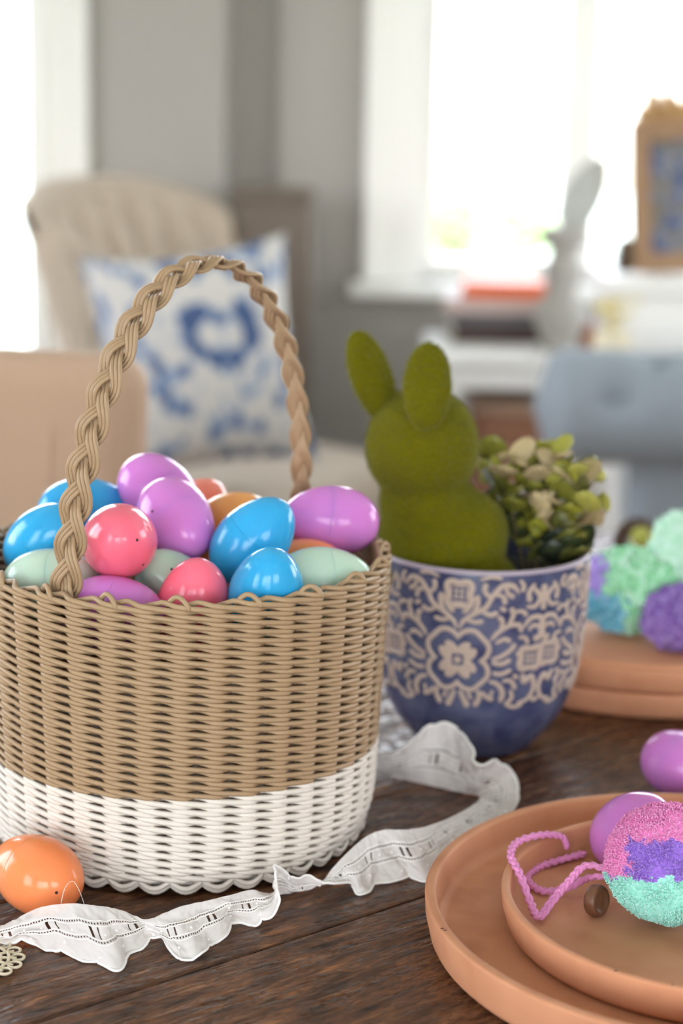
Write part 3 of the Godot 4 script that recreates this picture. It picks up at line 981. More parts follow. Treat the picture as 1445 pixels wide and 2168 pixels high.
			relief_stroke(m, q, [[21 * s, -14], [27 * s, -16], [31 * s, -22], [30 * s, -29]], 2.4, 4.0)
			relief_stroke(m, q, [[30 * s, -14], [36 * s, -14], [40 * s, -20]], 2.2, 3.2)
			relief_stroke(m, q, [[36 * s, -20], [38 * s, -26], [34 * s, -31]], 2.2, 3.4)
			relief_stroke(m, q, [[33 * s, -30], [40 * s, -33], [47 * s, -31]], 2.2, 3.0)
	put("relief_ornament", m, mats.cream_glaze, o)
	var so := MB.new()
	so.lathe(PackedVector2Array([Vector2(0.0, 0.112), Vector2(0.0664, 0.112), Vector2(0.0664, 0.1165), Vector2(0.05, 0.119), Vector2(0.03, 0.118), Vector2(0.0, 0.1185)]), Vector3.ZERO, 40)
	put("soil", so, mats.soil, o)

# ---------------------------------------------------------------- a closed surface from a distance field
func nets(lo: Vector3, hi: Vector3, cell: float, field: Callable) -> MB:
	var nx := int((hi.x - lo.x) / cell) + 1
	var ny := int((hi.y - lo.y) / cell) + 1
	var nz := int((hi.z - lo.z) / cell) + 1
	var val := PackedFloat32Array()
	val.resize(nx * ny * nz)
	for z in nz:
		for y in ny:
			var x := 0
			while x < nx:
				var d: float = field.call(lo + Vector3(x, y, z) * cell)
				# far from the surface the next cells need no look
				var skip := clampi(int(absf(d) / cell * 0.6) - 1, 1, nx - x)
				for k in skip:
					val[(z * ny + y) * nx + x + k] = d
				x += skip
	var m := MB.new()
	var at := {}
	var steps := [0, 1, nx, nx + 1, nx * ny, nx * ny + 1, nx * ny + nx, nx * ny + nx + 1]
	var corner := [Vector3(0, 0, 0), Vector3(1, 0, 0), Vector3(0, 1, 0), Vector3(1, 1, 0), Vector3(0, 0, 1), Vector3(1, 0, 1), Vector3(0, 1, 1), Vector3(1, 1, 1)]
	var pairs := [[0, 1], [2, 3], [4, 5], [6, 7], [0, 2], [1, 3], [4, 6], [5, 7], [0, 4], [1, 5], [2, 6], [3, 7]]
	for z in nz - 1:
		for y in ny - 1:
			for x in nx - 1:
				var b := (z * ny + y) * nx + x
				var inside := 0
				for s in steps:
					if val[b + s] < 0.0:
						inside += 1
				if inside == 0 or inside == 8:
					continue
				var sum := Vector3.ZERO
				var cnt := 0
				for pr in pairs:
					var va := val[b + steps[pr[0]]]
					var vb := val[b + steps[pr[1]]]
					if (va < 0.0) != (vb < 0.0):
						sum += (corner[pr[0]] as Vector3).lerp(corner[pr[1]], va / (va - vb))
						cnt += 1
				at[b] = m.v.size()
				var p := lo + (Vector3(x, y, z) + sum / cnt) * cell
				var e := 0.0006
				var d0: float = field.call(p)
				var g := Vector3(field.call(p + Vector3(e, 0, 0)) - d0, field.call(p + Vector3(0, e, 0)) - d0, field.call(p + Vector3(0, 0, e)) - d0).normalized()
				m.v.append(p - g * d0)
				m.n.append(g)
				m.t.append(Vector2(p.x, p.y))
	var ax := [1, nx, nx * ny]
	for b in at:
		for k in 3:
			var u: int = ax[(k + 1) % 3]
			var w: int = ax[(k + 2) % 3]
			var va := val[b]
			var vb := val[b + ax[k]]
			if (va < 0.0) == (vb < 0.0) or not (at.has(b - u) and at.has(b - w) and at.has(b - u - w)):
				continue
			var q := [at[b], at[b - u], at[b - u - w], at[b - w]]
			if va < 0.0:
				m.ix.append_array([q[0], q[2], q[1], q[0], q[3], q[2]])
			else:
				m.ix.append_array([q[0], q[1], q[2], q[0], q[2], q[3]])
	return m

func ell(p: Vector3, c: Vector3, r: Vector3) -> float:
	var q := p - c
	var k0 := (q / r).length()
	var k1 := (q / (r * r)).length()
	return k0 * (k0 - 1.0) / maxf(k1, 1e-6)

func smin(a: float, b: float, k: float) -> float:
	var h := clampf(0.5 + 0.5 * (b - a) / k, 0.0, 1.0)
	return lerpf(b, a, h) - k * h * (1.0 - h)

# the rabbit, seen from behind: about its own base point
const RABBIT := Vector3(0.064, 0.876, -1.155)
var ear_l := Basis()
var ear_r := Basis()

func rabbit_field(p: Vector3) -> float:
	var d := ell(p, Vector3(-0.0125, 0.0905, 0.003), Vector3(0.0365, 0.0385, 0.034))
	var body := ell(p, Vector3(-0.001, 0.022, -0.002), Vector3(0.0385, 0.047, 0.036))
	body = smin(body, ell(p, Vector3(-0.010, 0.056, 0.0), Vector3(0.0285, 0.022, 0.027)), 0.012)
	body = smin(body, ell(p, Vector3(0.0225, 0.033, 0.006), Vector3(0.0225, 0.027, 0.025)), 0.006)
	body = smin(body, ell(p, Vector3(0.031, 0.008, 0.014), Vector3(0.0195, 0.012, 0.020)), 0.006)
	body = smin(body, ell(p, Vector3(-0.029, 0.008, 0.012), Vector3(0.012, 0.012, 0.018)), 0.006)
	d = smin(d, body, 0.004)
	d = smin(d, ell((p - Vector3(-0.0465, 0.1350, 0.000)) * ear_l, Vector3.ZERO, Vector3(0.0138, 0.0315, 0.0085)), 0.0016)
	return smin(d, ell((p - Vector3(-0.0115, 0.1340, 0.030)) * ear_r, Vector3.ZERO, Vector3(0.0153, 0.0278, 0.0090)), 0.0014)

func rabbit() -> void:
	ear_l = Basis(Vector3(0, 0, 1), deg_to_rad(20.5)) * Basis(Vector3(0, 1, 0), deg_to_rad(20.0))
	ear_r = Basis(Vector3(0, 0, 1), deg_to_rad(-1.5)) * Basis(Vector3(1, 0, 0), deg_to_rad(-12.0))
	var o := thing("moss_rabbit", "green moss covered rabbit figure with upright ears sitting in the patterned pot", "rabbit", RABBIT)
	var m := nets(Vector3(-0.068, -0.007, -0.045), Vector3(0.056, 0.175, 0.048), 0.002, rabbit_field)
	put("body", m, mats.moss, o)
	# the flock: short fibres standing on the surface
	var blade := MB.new()
	blade.tube(PackedVector3Array([Vector3.ZERO, Vector3(0.00005, 0.0006, 0), Vector3(0.0002, 0.0013, 0)]), PackedFloat32Array([0.00010, 0.00009, 0.00003]), 3)
	fibres("flock", blade, m.v, m.n, 42000, o, [Color(0.135, 0.130, 0.003), Color(0.19, 0.178, 0.008), Color(0.25, 0.232, 0.014)], 0.5, [0.8, 1.3])

func fibres(called: String, blade: MB, pts: PackedVector3Array, nrm: PackedVector3Array, count: int, parent: Node, tones: Array, spread: float, sizes: Array) -> void:
	var mm := MultiMesh.new()
	mm.transform_format = MultiMesh.TRANSFORM_3D
	mm.use_colors = true
	mm.mesh = blade.mesh()
	mm.instance_count = count
	for i in count:
		var k := rng.randi() % pts.size()
		var y := (nrm[k] + Vector3(rng.randf_range(-1, 1), rng.randf_range(-1, 1), rng.randf_range(-1, 1)) * spread).normalized()
		var x := y.cross(Vector3(rng.randf_range(-1, 1), rng.randf_range(-1, 1), rng.randf_range(-1, 1))).normalized()
		var s := rng.randf_range(sizes[0], sizes[1])
		var b := Basis(x, y, x.cross(y)).scaled(Vector3.ONE * s)
		mm.set_instance_transform(i, Transform3D(b, pts[k] + Vector3(rng.randf_range(-1, 1), rng.randf_range(-1, 1), rng.randf_range(-1, 1)) * 0.0008))
		var c: Color = tones[rng.randi() % tones.size()]
		mm.set_instance_color(i, c)
	var o := MultiMeshInstance3D.new()
	o.multimesh = mm
	o.material_override = mat(called + " fibre", Color.WHITE, 0.95, {"vertex_color_use_as_albedo": true, "metallic_specular": 0.15, "rim_enabled": true, "rim": 0.6, "rim_tint": 0.6})
	o.name = numbered(called, parent)
	o.set_meta("kind", "stuff")
	parent.add_child(o, true)

# ---------------------------------------------------------------- the leaves in the pot
func leaf_mesh(length: float, width: float, cup: float, curl: float) -> MB:
	# a thin solid leaf lying along +z from its stalk, face up
	var rows := []
	var n := 9
	var w := 7
	for i in n + 1:
		var f := float(i) / n
		var half := width * 0.5 * pow(maxf(sin(PI * pow(f, 0.8)), 0.0), 0.55)
		var row := PackedVector3Array()
		var bend := curl * f * f
		for j in w:
			var x := -1.0 + 2.0 * j / (w - 1)
			row.append(Vector3(x * half, cup * x * x + bend - 0.15 * cup * absf(x), f * length))
		for j in w:
			var x := 1.0 - 2.0 * j / (w - 1)
			row.append(Vector3(x * half * 0.98, cup * x * x + bend - 0.15 * cup * absf(x) - 0.0006, f * length))
		rows.append(row)
	var m := MB.new()
	m.grid(rows, false, true, false)
	return m

func plant() -> void:
	var o := thing("leafy_plant", "plant with rounded olive and yellow green leaves in the pot behind the moss rabbit", "plant", POT + Vector3(0.030, 0.117, -0.012))
	var kinds := []
	for k in 4:
		kinds.append(leaf_mesh([0.0195, 0.0200, 0.0165, 0.013][k], [0.0200, 0.0185, 0.0170, 0.0135][k], [0.0035, 0.0025, -0.002, 0.002][k], [0.003, -0.002, 0.004, 0.001][k]).mesh())
	var tones := []
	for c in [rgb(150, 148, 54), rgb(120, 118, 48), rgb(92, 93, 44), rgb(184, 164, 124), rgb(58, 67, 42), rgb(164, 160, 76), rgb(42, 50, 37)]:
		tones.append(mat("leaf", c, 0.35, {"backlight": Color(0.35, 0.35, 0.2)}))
	var stem := mat("leaf stem", rgb(110, 96, 58), 0.7)
	var stems := [
		[Vector3(0.000, 0, 0.010), Vector3(-0.020, 0.058, 0.000)], [Vector3(0.004, 0, 0.004), Vector3(-0.006, 0.062, -0.012)],
		[Vector3(0.008, 0, 0.010), Vector3(0.006, 0.056, 0.004)], [Vector3(0.012, 0, 0.000), Vector3(0.022, 0.068, -0.006)],
		[Vector3(0.016, 0, 0.012), Vector3(0.034, 0.060, 0.004)], [Vector3(0.014, 0, 0.016), Vector3(0.036, 0.040, 0.014)],
		[Vector3(0.010, 0, 0.020), Vector3(0.026, 0.030, 0.026)], [Vector3(0.016, 0, 0.020), Vector3(0.034, 0.018, 0.026)],
		[Vector3(0.004, 0, -0.012), Vector3(0.010, 0.066, -0.030)], [Vector3(-0.010, 0, -0.012), Vector3(-0.026, 0.064, -0.022)],
		[Vector3(0.006, 0, 0.016), Vector3(0.010, 0.040, 0.018)], [Vector3(0.020, 0, 0.004), Vector3(0.046, 0.036, 0.002)],
		[Vector3(0.020, 0, -0.006), Vector3(0.042, 0.054, -0.016)], [Vector3(0.014, 0, 0.014), Vector3(0.020, 0.050, 0.014)]]
	for s in stems:
		var a: Vector3 = s[0]
		var b: Vector3 = s[1] * Vector3(1, 1.16, 1)
		var line := spline(PackedVector3Array([a, a.lerp(b, 0.5) + Vector3(0, 0.008, 0), b]), 6)
		var m := MB.new()
		m.tube(line, 0.0009, 5)
		put("stem", m, stem, o)
		var n := 15
		for k in n:
			var f := 0.25 + 0.75 * k / (n - 1)
			var at := line[int(f * (line.size() - 1))]
			var turn := k * 2.4 + rng.randf() * 0.6
			var y := Vector3(0, 1, 0)
			var out := Vector3(sin(turn), rng.randf_range(0.1, 1.5), cos(turn)).normalized()
			var x := y.cross(out).normalized().rotated(out, rng.randf_range(-0.5, 0.5))
			var l := MeshInstance3D.new()
			l.name = numbered("leaf", o)
			l.mesh = kinds[rng.randi() % 4]
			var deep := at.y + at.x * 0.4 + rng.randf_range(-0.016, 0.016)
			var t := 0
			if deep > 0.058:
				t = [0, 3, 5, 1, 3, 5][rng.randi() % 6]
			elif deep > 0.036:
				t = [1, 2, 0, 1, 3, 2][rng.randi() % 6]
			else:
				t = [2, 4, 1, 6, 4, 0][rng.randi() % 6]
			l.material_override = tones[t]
			o.add_child(l, true)
			l.transform = Transform3D(Basis(x, out.cross(x), out).scaled(Vector3.ONE * rng.randf_range(0.8, 1.15)), at)
	var far := MB.new()
	far.tube(spline(PackedVector3Array([Vector3(0.030, 0.040, 0.004), Vector3(0.042, 0.060, 0.002), Vector3(0.0475, 0.0655, 0.0)]), 6), 0.0007, 5)
	put("stem", far, stem, o)
	var bud := MB.new()
	bud.ball(Vector3(0.0485, 0.067, 0.0), Vector3(0.0042, 0.0046, 0.0042))
	put("bud", bud, tones[5], o)

# ---------------------------------------------------------------- plates
func plate_mesh(r: float, h: float, floor_: float, lip: float) -> ArrayMesh:
	var p := PackedVector2Array([Vector2(0, 0), Vector2(r * 0.9, 0.0)])
	var foot := r - 0.010
	for k in 6:
		var a := PI / 2 * k / 5.0
		p.append(Vector2(foot + 0.0075 * sin(a), 0.0075 - 0.0075 * cos(a)))
	p.append(Vector2(r - 0.0006, h * 0.6))
	p.append(Vector2(r, h - 0.0016))
	p.append(Vector2(r - 0.0005, h - 0.0005))
	p.append(Vector2(r - 0.0016, h))
	p.append(Vector2(r - lip + 0.0016, h))
	p.append(Vector2(r - lip + 0.0004, h - 0.0006))
	p.append(Vector2(r - lip, h - 0.0018))
	p.append(Vector2(r - lip - 0.0012, floor_ + 0.0065))
	for k in 5:
		var a := PI / 2 * k / 4.0
		p.append(Vector2(r - lip - 0.0015 - 0.005 * (1 - cos(a)), floor_ + 0.005 * (1 - sin(a))))
	p.append(Vector2(r * 0.5, floor_))
	p.append(Vector2(0, floor_))
	var m := MB.new()
	m.lathe(p, Vector3.ZERO, 120)
	return m.mesh()

func plates() -> void:
	var a := thing("dinner_plate", "large rimmed terracotta dinner plate lowest in the stack at the front right", "plate", Vector3(0.1969, 0.7602, -0.8626), 0, "terracotta plates")
	put("dish", plate_mesh(0.1495, 0.0252, 0.0065, 0.0060), mats.terracotta, a)
	var chip := mat("dark chip", rgb(80, 55, 42), 0.9)
	for q in [[-1.30, 0.1478, 0.0251], [-1.285, 0.1472, 0.0251]]:
		var m := MB.new()
		m.ball(Vector3.ZERO, Vector3(0.0012, 0.0004, 0.0005), Basis(), 4, 6)
		var c := put("chip", m, chip, a)
		c.position = Vector3(sin(q[0]) * q[1], q[2], cos(q[0]) * q[1])
	var b := thing("side_plate", "smaller rimmed terracotta plate on the large front plate, carrying the pompom", "plate", Vector3(0.1957, 0.7668, -0.8633), 0, "terracotta plates")
	put("dish", plate_mesh(0.1085, 0.0215, 0.0065, 0.0048), mats.terracotta, b)
	for q in [[-0.62, 0.1066, 0.0215], [-0.36, 0.1062, 0.0214], [-0.30, 0.1058, 0.0214]]:
		var m := MB.new()
		m.ball(Vector3.ZERO, Vector3(0.0011, 0.0004, 0.0005), Basis(), 4, 6)
		var c := put("chip", m, chip, b)
		c.position = Vector3(sin(q[0]) * q[1], q[2], cos(q[0]) * q[1])
	var c2 := thing("dinner_plate", "lower terracotta plate of the pair standing behind the pot", "plate", Vector3(0.235, 0.7602, -1.3560), 0, "terracotta plates")
	put("dish", plate_mesh(0.1495, 0.0205, 0.0065, 0.0060), mats.terracotta, c2)
	var d := thing("dinner_plate", "upper terracotta plate of the back pair, under the pastel pompoms", "plate", Vector3(0.235, 0.7808, -1.3520), 0, "terracotta plates")
	put("dish", plate_mesh(0.1500, 0.0185, 0.0145, 0.0060), mats.terracotta, d)

# ---------------------------------------------------------------- pompoms
func tuft() -> MB:
	var m := MB.new()
	m.tube(PackedVector3Array([Vector3(0, -0.0009, 0), Vector3(0.0001, 0.0006, 0), Vector3(0.0006, 0.0012, 0.0002), Vector3(0.0013, 0.0010, 0.0005)]), PackedFloat32Array([0.0004, 0.00046, 0.00044, 0.00025]), 5)
	return m

func ball_points(r: Vector3, n: int) -> PackedVector3Array:
	var o := PackedVector3Array()
	for i in n:
		var y := 1.0 - 2.0 * (i + 0.5) / n
		var a := i * 2.39996
		var s := sqrt(1 - y * y)
		o.append(Vector3(cos(a) * s, y, sin(a) * s))
	return o

func pompom(called: String, label: String, at: Vector3, r: Vector3, count: int, zone: Callable, tones: Dictionary, tilt := 0.0, fluff := 0.0) -> Node3D:
	var o := thing(called, label, "pompom", at, tilt)
	var dirs := ball_points(r, count)
	var groups := {}
	for d in dirs:
		var k: String = zone.call(d)
		if not groups.has(k):
			groups[k] = [PackedVector3Array(), PackedVector3Array()]
		var lump := 1.0 + 0.035 * sin(d.x * 9.0 + 1.0) * sin(d.y * 8.0) * sin(d.z * 7.0 + 2.0)
		lump += fluff * 0.11 * sin(d.x * 6.0 + at.x * 90.0) * sin(d.y * 7.0 + 0.7) * sin(d.z * 6.0 + 1.0)
		groups[k][0].append(d * r * 0.96 * lump)
		groups[k][1].append((d / r).normalized())
	var t := tuft()
	# the cores, one skin per colour: the same ball, cut where the yarn changes
	var rows := 64
	var segs := 96
	var cut := {}
	for i in rows:
		for j in segs:
			var th := PI * (i + 0.5) / rows
			var ph := TAU * (j + 0.5) / segs
			var k: String = zone.call(Vector3(sin(th) * sin(ph), -cos(th), sin(th) * cos(ph)))
			if not cut.has(k):
				cut[k] = MB.new()
			var quad := []
			for u in 2:
				var row := PackedVector3Array()
				for w in 2:
					var th2 := PI * (i + u) / rows
					var ph2 := TAU * (j + w) / segs
					row.append(Vector3(sin(th2) * sin(ph2), -cos(th2), sin(th2) * cos(ph2)) * r * 0.96)
				quad.append(row)
			(cut[k] as MB).grid(quad)
	for k in groups:
		var cols: Array = tones[k]
		put(k + "_yarn", cut[k], mat(k + " yarn", (cols[0] as Color).linear_to_srgb(), 0.95), o)
		fibres(k + "_tufts", t, groups[k][0], groups[k][1], int((groups[k][0] as PackedVector3Array).size() * 1.6), o, cols, 0.7 + 0.3 * fluff, [0.5 + 1.3 * fluff, 0.82 + 2.6 * fluff])
	return o

func pompoms() -> void:
	var pink := [Color(0.88, 0.27, 0.60), Color(0.92, 0.34, 0.66), Color(0.86, 0.24, 0.56), Color(0.93, 0.40, 0.70)]
	var purple := [Color(0.32, 0.16, 0.66), Color(0.38, 0.20, 0.74), Color(0.28, 0.13, 0.56), Color(0.46, 0.28, 0.80)]
	var mint := [Color(0.36, 0.80, 0.68), Color(0.42, 0.86, 0.74), Color(0.30, 0.72, 0.60), Color(0.55, 0.9, 0.82)]
	var jag := noise(2.2, 3, FastNoiseLite.TYPE_SIMPLEX_SMOOTH, 4)
	var zone := func(d: Vector3) -> String:
		var w := jag.get_noise_3dv(d * 2.0) * 0.16
		var up := d.y * 0.95 - d.z * 0.31 + w
		if up > 0.44 or (d.x < -0.72 + w and up > -0.20):
			return "pink"
		return "mint" if up < -0.16 + d.x * 0.06 else "purple"
	var p := pompom("yarn_pompom", "pink, purple and mint yarn pompom with a pink cord on the front plate", Vector3(0.1715, 0.8065, -0.8600), Vector3(0.0328, 0.0312, 0.0305), 11000, zone, {"pink": pink, "purple": purple, "mint": mint})
	var rose := mat("pink cord", rgb(232, 148, 202), 0.9, {"rim_enabled": true, "rim": 0.5})
	var lines := [
		PackedVector3Array([Vector3(0.1442, 0.7980, -0.8680), Vector3(0.1334, 0.7930, -0.8854), Vector3(0.1244, 0.7860, -0.8810), Vector3(0.1151, 0.7790, -0.8725), Vector3(0.1060, 0.7770, -0.8560), Vector3(0.1026, 0.7800, -0.8662), Vector3(0.0985, 0.7870, -0.8862), Vector3(0.0950, 0.7908, -0.9010), Vector3(0.0998, 0.7920, -0.9166), Vector3(0.1138, 0.7912, -0.9290), Vector3(0.1262, 0.7875, -0.9362), Vector3(0.1300, 0.7810, -0.9370)]),
		PackedVector3Array([Vector3(0.1445, 0.7930, -0.8720), Vector3(0.1357, 0.7840, -0.8897), Vector3(0.1246, 0.7780, -0.8896), Vector3(0.1120, 0.7758, -0.8900), Vector3(0.1052, 0.7756, -0.9010), Vector3(0.1060, 0.7756, -0.9110), Vector3(0.1145, 0.7758, -0.9225), Vector3(0.1279, 0.7760, -0.9320), Vector3(0.1400, 0.7765, -0.9390)])]
	for l in lines:
		var c := spline(l, 14)
		for s in 3:
			var path := PackedVector3Array()
			for i in c.size():
				var d := (c[mini(i + 1, c.size() - 1)] - c[maxi(i - 1, 0)]).normalized()
				var u := d.cross(Vector3.UP).normalized()
				var w := u.cross(d)
				var th := i * 0.48
				path.append(c[i] + u * (0.0012 * sin(th + TAU * s / 3.0)) + w * (0.0007 * sin(2.0 * (th + TAU * s / 3.0))) - p.position)
			var m := MB.new()
			m.tube(path, 0.00128, 6)
			put("cord_strand", m, rose, p)
	var b := thing("wooden_bead", "brown oval wooden bead standing on the small front plate beside the pompom", "bead", Vector3(0.1365, 0.7738, -0.8640))
	b.basis = Basis(Vector3.UP, deg_to_rad(48)) * Basis(Vector3(1, 0, 0), deg_to_rad(-10)) * Basis(Vector3(0, 0, 1), deg_to_rad(-16))
	var bm := MB.new()
	bm.lathe(PackedVector2Array([Vector2(0, -0.0016), Vector2(0.0042, -0.0016), Vector2(0.0052, -0.0031), Vector2(0.0070, -0.0034), Vector2(0.0080, -0.0026), Vector2(0.0084, -0.0010), Vector2(0.0084, 0.0010), Vector2(0.0080, 0.0026), Vector2(0.0070, 0.0034), Vector2(0.0052, 0.0031), Vector2(0.0042, 0.0016), Vector2(0, 0.0016)]), Vector3(0, 0.0085, 0), 28, Basis(Vector3(1, 0, 0), PI / 2))
	put("disc", bm, mats.bead, b)
	# the pastel pompoms on the back plate
	var green := [Color(0.36, 0.80, 0.46), Color(0.46, 0.88, 0.58), Color(0.30, 0.72, 0.38), Color(0.62, 0.92, 0.74)]
	var teal := [Color(0.12, 0.44, 0.62), Color(0.16, 0.52, 0.68), Color(0.30, 0.66, 0.76)]
	var lilac := [Color(0.46, 0.32, 0.82), Color(0.54, 0.40, 0.88)]
	var pale := [Color(0.62, 0.92, 0.74), Color(0.74, 0.96, 0.84), Color(0.55, 0.88, 0.66)]
	var deep := [Color(0.22, 0.11, 0.42), Color(0.30, 0.16, 0.50), Color(0.36, 0.24, 0.58)]
	var z2 := func(d: Vector3) -> String:
		var w := jag.get_noise_3dv(d * 2.0) * 0.2
		if d.x < -0.55 + w and d.y > 0.10:
			return "lilac"
		if d.x < -0.15 + w and d.y < 0.15 + w:
			return "teal"
		return "green"
	pompom("yarn_pompom", "mint green pompom with teal and lilac patches on the back plate", Vector3(0.2170, 0.8290, -1.3100), Vector3(0.0370, 0.0290, 0.032), 3600, z2, {"green": green, "teal": teal, "lilac": lilac}, 0.0, 1.0)
	pompom("yarn_pompom", "deep purple pompom at the right picture edge on the back plate", Vector3(0.2500, 0.8190, -1.2720), Vector3(0.0240, 0.0210, 0.021), 2000, func(_d): return "purple", {"purple": deep}, 0.0, 1.0)
	pompom("yarn_pompom", "pale mint upright tuft standing behind the mint green pompom", Vector3(0.2530, 0.8520, -1.3200), Vector3(0.0155, 0.0330, 0.0155), 1600, func(_d): return "pale", {"pale": pale}, 0.2, 1.0)

# ---------------------------------------------------------------- sitting room furniture
func tufted_chair() -> void:
	var o := thing("tufted_armchair", "beige tufted accent chair with a reclined channelled back near the bright glazed door", "armchair", Vector3(-0.200, 0, -3.47), deg_to_rad(50))
	var at := func(u: float, h: float, out: float) -> Vector3:
		var q := (h - 0.34) / 0.72
		var w := lerpf(0.215, 0.275, q)
		return Vector3(u * w, h, -0.25 - 0.17 * q * q - 0.04 * q + 0.10 * u * u + out)
	var rows := []
	var n := 84
	for i in n + 1:
		var u := -1.0 + 2.0 * i / n
		var top := 1.025 - 0.055 * pow(absf(u), 3.0)
		var chan := 0.026 * pow(absf(sin(PI * 3.5 * (u + 1.0))), 0.55)
		var side := sqrt(maxf(0.0, 1.0 - pow(absf(u), 14.0)))
		var ring := PackedVector3Array()
		for k in 14:
			var h := lerpf(0.34, top - 0.035, k / 13.0)
			var tuck := 0.010 * cos(TAU * h / 0.145 + (PI if int(3.5 * (u + 1.0)) % 2 == 0 else 0.0))
			ring.append(at.call(u, h, (0.03 + chan + tuck) * side))
		for k in 5:
			var b := PI * k / 4.0
			ring.append(at.call(u, top - 0.035 + 0.035 * sin(b), (0.03 + chan) * side * cos(b) * 0.5 + 0.015 * cos(b) - 0.005))
		for k in 4:
			ring.append(at.call(u, lerpf(top - 0.06, 0.30, k / 3.0), -0.05 * side))
		rows.append(ring)
	var back := MB.new()
	back.grid(rows, false, true, true)
	put("backrest", back, mats.linen, o)
	var s := MB.new()
	s.rbox(Vector3(0.52, 0.15, 0.50), 0.06, Vector3(0, 0.425, 0.03), Basis(), 4)
	put("seat_cushion", s, mats.linen, o)
	var b := MB.new()
	b.rbox(Vector3(0.52, 0.19, 0.50), 0.03, Vector3(0, 0.255, 0.02), Basis(), 2)
	put("seat_frame", b, mats.linen, o)
	for x in [-1, 1]:
		for z in [-1, 1]:
			var l := MB.new()
			l.tube(PackedVector3Array([Vector3(x * 0.22, 0.17, 0.02 + z * 0.21), Vector3(x * 0.23, 0, 0.02 + z * 0.22)]), PackedFloat32Array([0.026, 0.015]), 10)
			put("leg", l, mats.dark_wood, o)
	for row in 3:
		for k in 6:
			var u := -1.0 + (k + 1.0) / 3.5
			var m := MB.new()
			m.ball(at.call(u, 0.66 + 0.145 * row, 0.036), Vector3.ONE * 0.011, Basis(), 6, 8)
			put("button", m, mats.linen, o)
	# added slim dark block, stands in for the shadow-like area behind the chair
	var pd := thing("dark_stand_in", "tall narrow taupe block added in place of the dark shadow-like area behind the beige tufted chair", "dark_stand_in", Vector3(-0.160, 0, -3.93))
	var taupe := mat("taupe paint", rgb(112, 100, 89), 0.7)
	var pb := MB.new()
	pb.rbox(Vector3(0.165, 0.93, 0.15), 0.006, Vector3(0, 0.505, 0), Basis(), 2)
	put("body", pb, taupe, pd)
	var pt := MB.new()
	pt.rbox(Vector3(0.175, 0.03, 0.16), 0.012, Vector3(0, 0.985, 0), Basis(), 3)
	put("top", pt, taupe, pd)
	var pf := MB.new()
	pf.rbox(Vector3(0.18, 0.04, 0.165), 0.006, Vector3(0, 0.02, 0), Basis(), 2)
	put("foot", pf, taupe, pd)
	# the cushion
	var img := Image.create(256, 256, false, Image.FORMAT_RGB8)
	var f1 := noise(1.0, 3, FastNoiseLite.TYPE_SIMPLEX_SMOOTH, 21)
	for y in 256:
		for x in 256:
			var u := absf(x / 128.0 - 1.2)
			var v := y / 256.0
			var vv := absf(fposmod(v * 2.0, 1.0) - 0.5)
			var d := Vector2(u - 0.12, (v - 0.42) * 1.6).length()
			var w := f1.get_noise_2d(u * 4.2, v * 4.2) * 0.6 + f1.get_noise_2d(x / 34.0 + 20.0, v * 7.0) * 0.55 + 0.28 * sin(u * 9.0 + 3.0 * sin(v * 11.0)) * cos(v * 15.0 + u * 4.0)
			w += 0.45 * exp(-pow((d - 0.17) / 0.07, 2.0)) - 0.3 * exp(-pow(d / 0.08, 2.0)) + 0.1 * vv
			var c := rgb(200, 196, 190)
			if w > 0.05:
				c = c.lerp(rgb(126, 146, 178), clampf((w - 0.05) * 6.0, 0, 1))
			if w > 0.26:
				c = c.lerp(rgb(66, 86, 124), clampf((w - 0.26) * 8.0, 0, 1))
			img.set_pixel(x, y, c)
	var print_ := mat("blue damask print", Color.WHITE, 0.9, {"albedo_texture": ImageTexture.create_from_image(img)})
	var p := thing("throw_pillow", "large off white throw pillow with blue damask print leaning in the tufted armchair", "pillow", Vector3(-0.255, 0.735, -3.14))
	p.basis = Basis(Vector3.UP, deg_to_rad(12)) * Basis(Vector3.RIGHT, deg_to_rad(-14)) * Basis(Vector3.BACK, deg_to_rad(7))
	for s2 in [1.0, -1.0]:
		var rw := []
		for i in 25:
			var row := PackedVector3Array()
			for j in 25:
				var x := i / 12.0 - 1.0
				var y := j / 12.0 - 1.0
				var pinch := 1.0 - 0.12 * (1.0 - pow(absf(y), 2.0)) * pow(absf(x), 2.0)
				var pinch2 := 1.0 - 0.12 * (1.0 - pow(absf(x), 2.0)) * pow(absf(y), 2.0)
				var bulge := 0.085 * pow(maxf((1.0 - pow(absf(x), 2.2)) * (1.0 - pow(absf(y), 2.2)), 0.0), 0.45)
				row.append(Vector3(x * 0.185 * pinch, y * 0.205 * pinch2, s2 * bulge))
			rw.append(row)
		var m := MB.new()
		m.grid(rw, false, false, s2 < 0, Vector2(1, -1), Vector2(0, 1))
		put("front_cover" if s2 > 0 else "back_cover", m, print_, p)

func dining_chair() -> void:
	var o := thing("dining_chair", "tan upholstered dining chair with a plain padded back across the table at the left", "chair", Vector3(-0.432, 0, -1.52), deg_to_rad(-12))
	var back := MB.new()
	back.rbox(Vector3(0.47, 0.50, 0.075), 0.034, Vector3(0, 0.712, -0.10), Basis(Vector3.RIGHT, deg_to_rad(-5)), 5)
	put("backrest", back, mats.tan_fabric, o)
	var seam := MB.new()
	seam.tube(PackedVector3Array([Vector3(0.16, 0.52, -0.075), Vector3(0.16, 0.70, -0.0625), Vector3(0.16, 0.90, -0.080)]), 0.003, 6)
	put("seam", seam, mats.tan_fabric, o)
	var s := MB.new()
	s.rbox(Vector3(0.47, 0.10, 0.44), 0.035, Vector3(0, 0.43, 0.10), Basis(), 3)
	put("seat", s, mats.tan_fabric, o)
	for x in [-1, 1]:
		for z in [-0.08, 0.28]:
			var l := MB.new()
			l.rbox(Vector3(0.038, 0.40, 0.038), 0.004, Vector3(x * 0.205, 0.20, z), Basis(), 1)
			put("leg", l, mats.dark_wood, o)

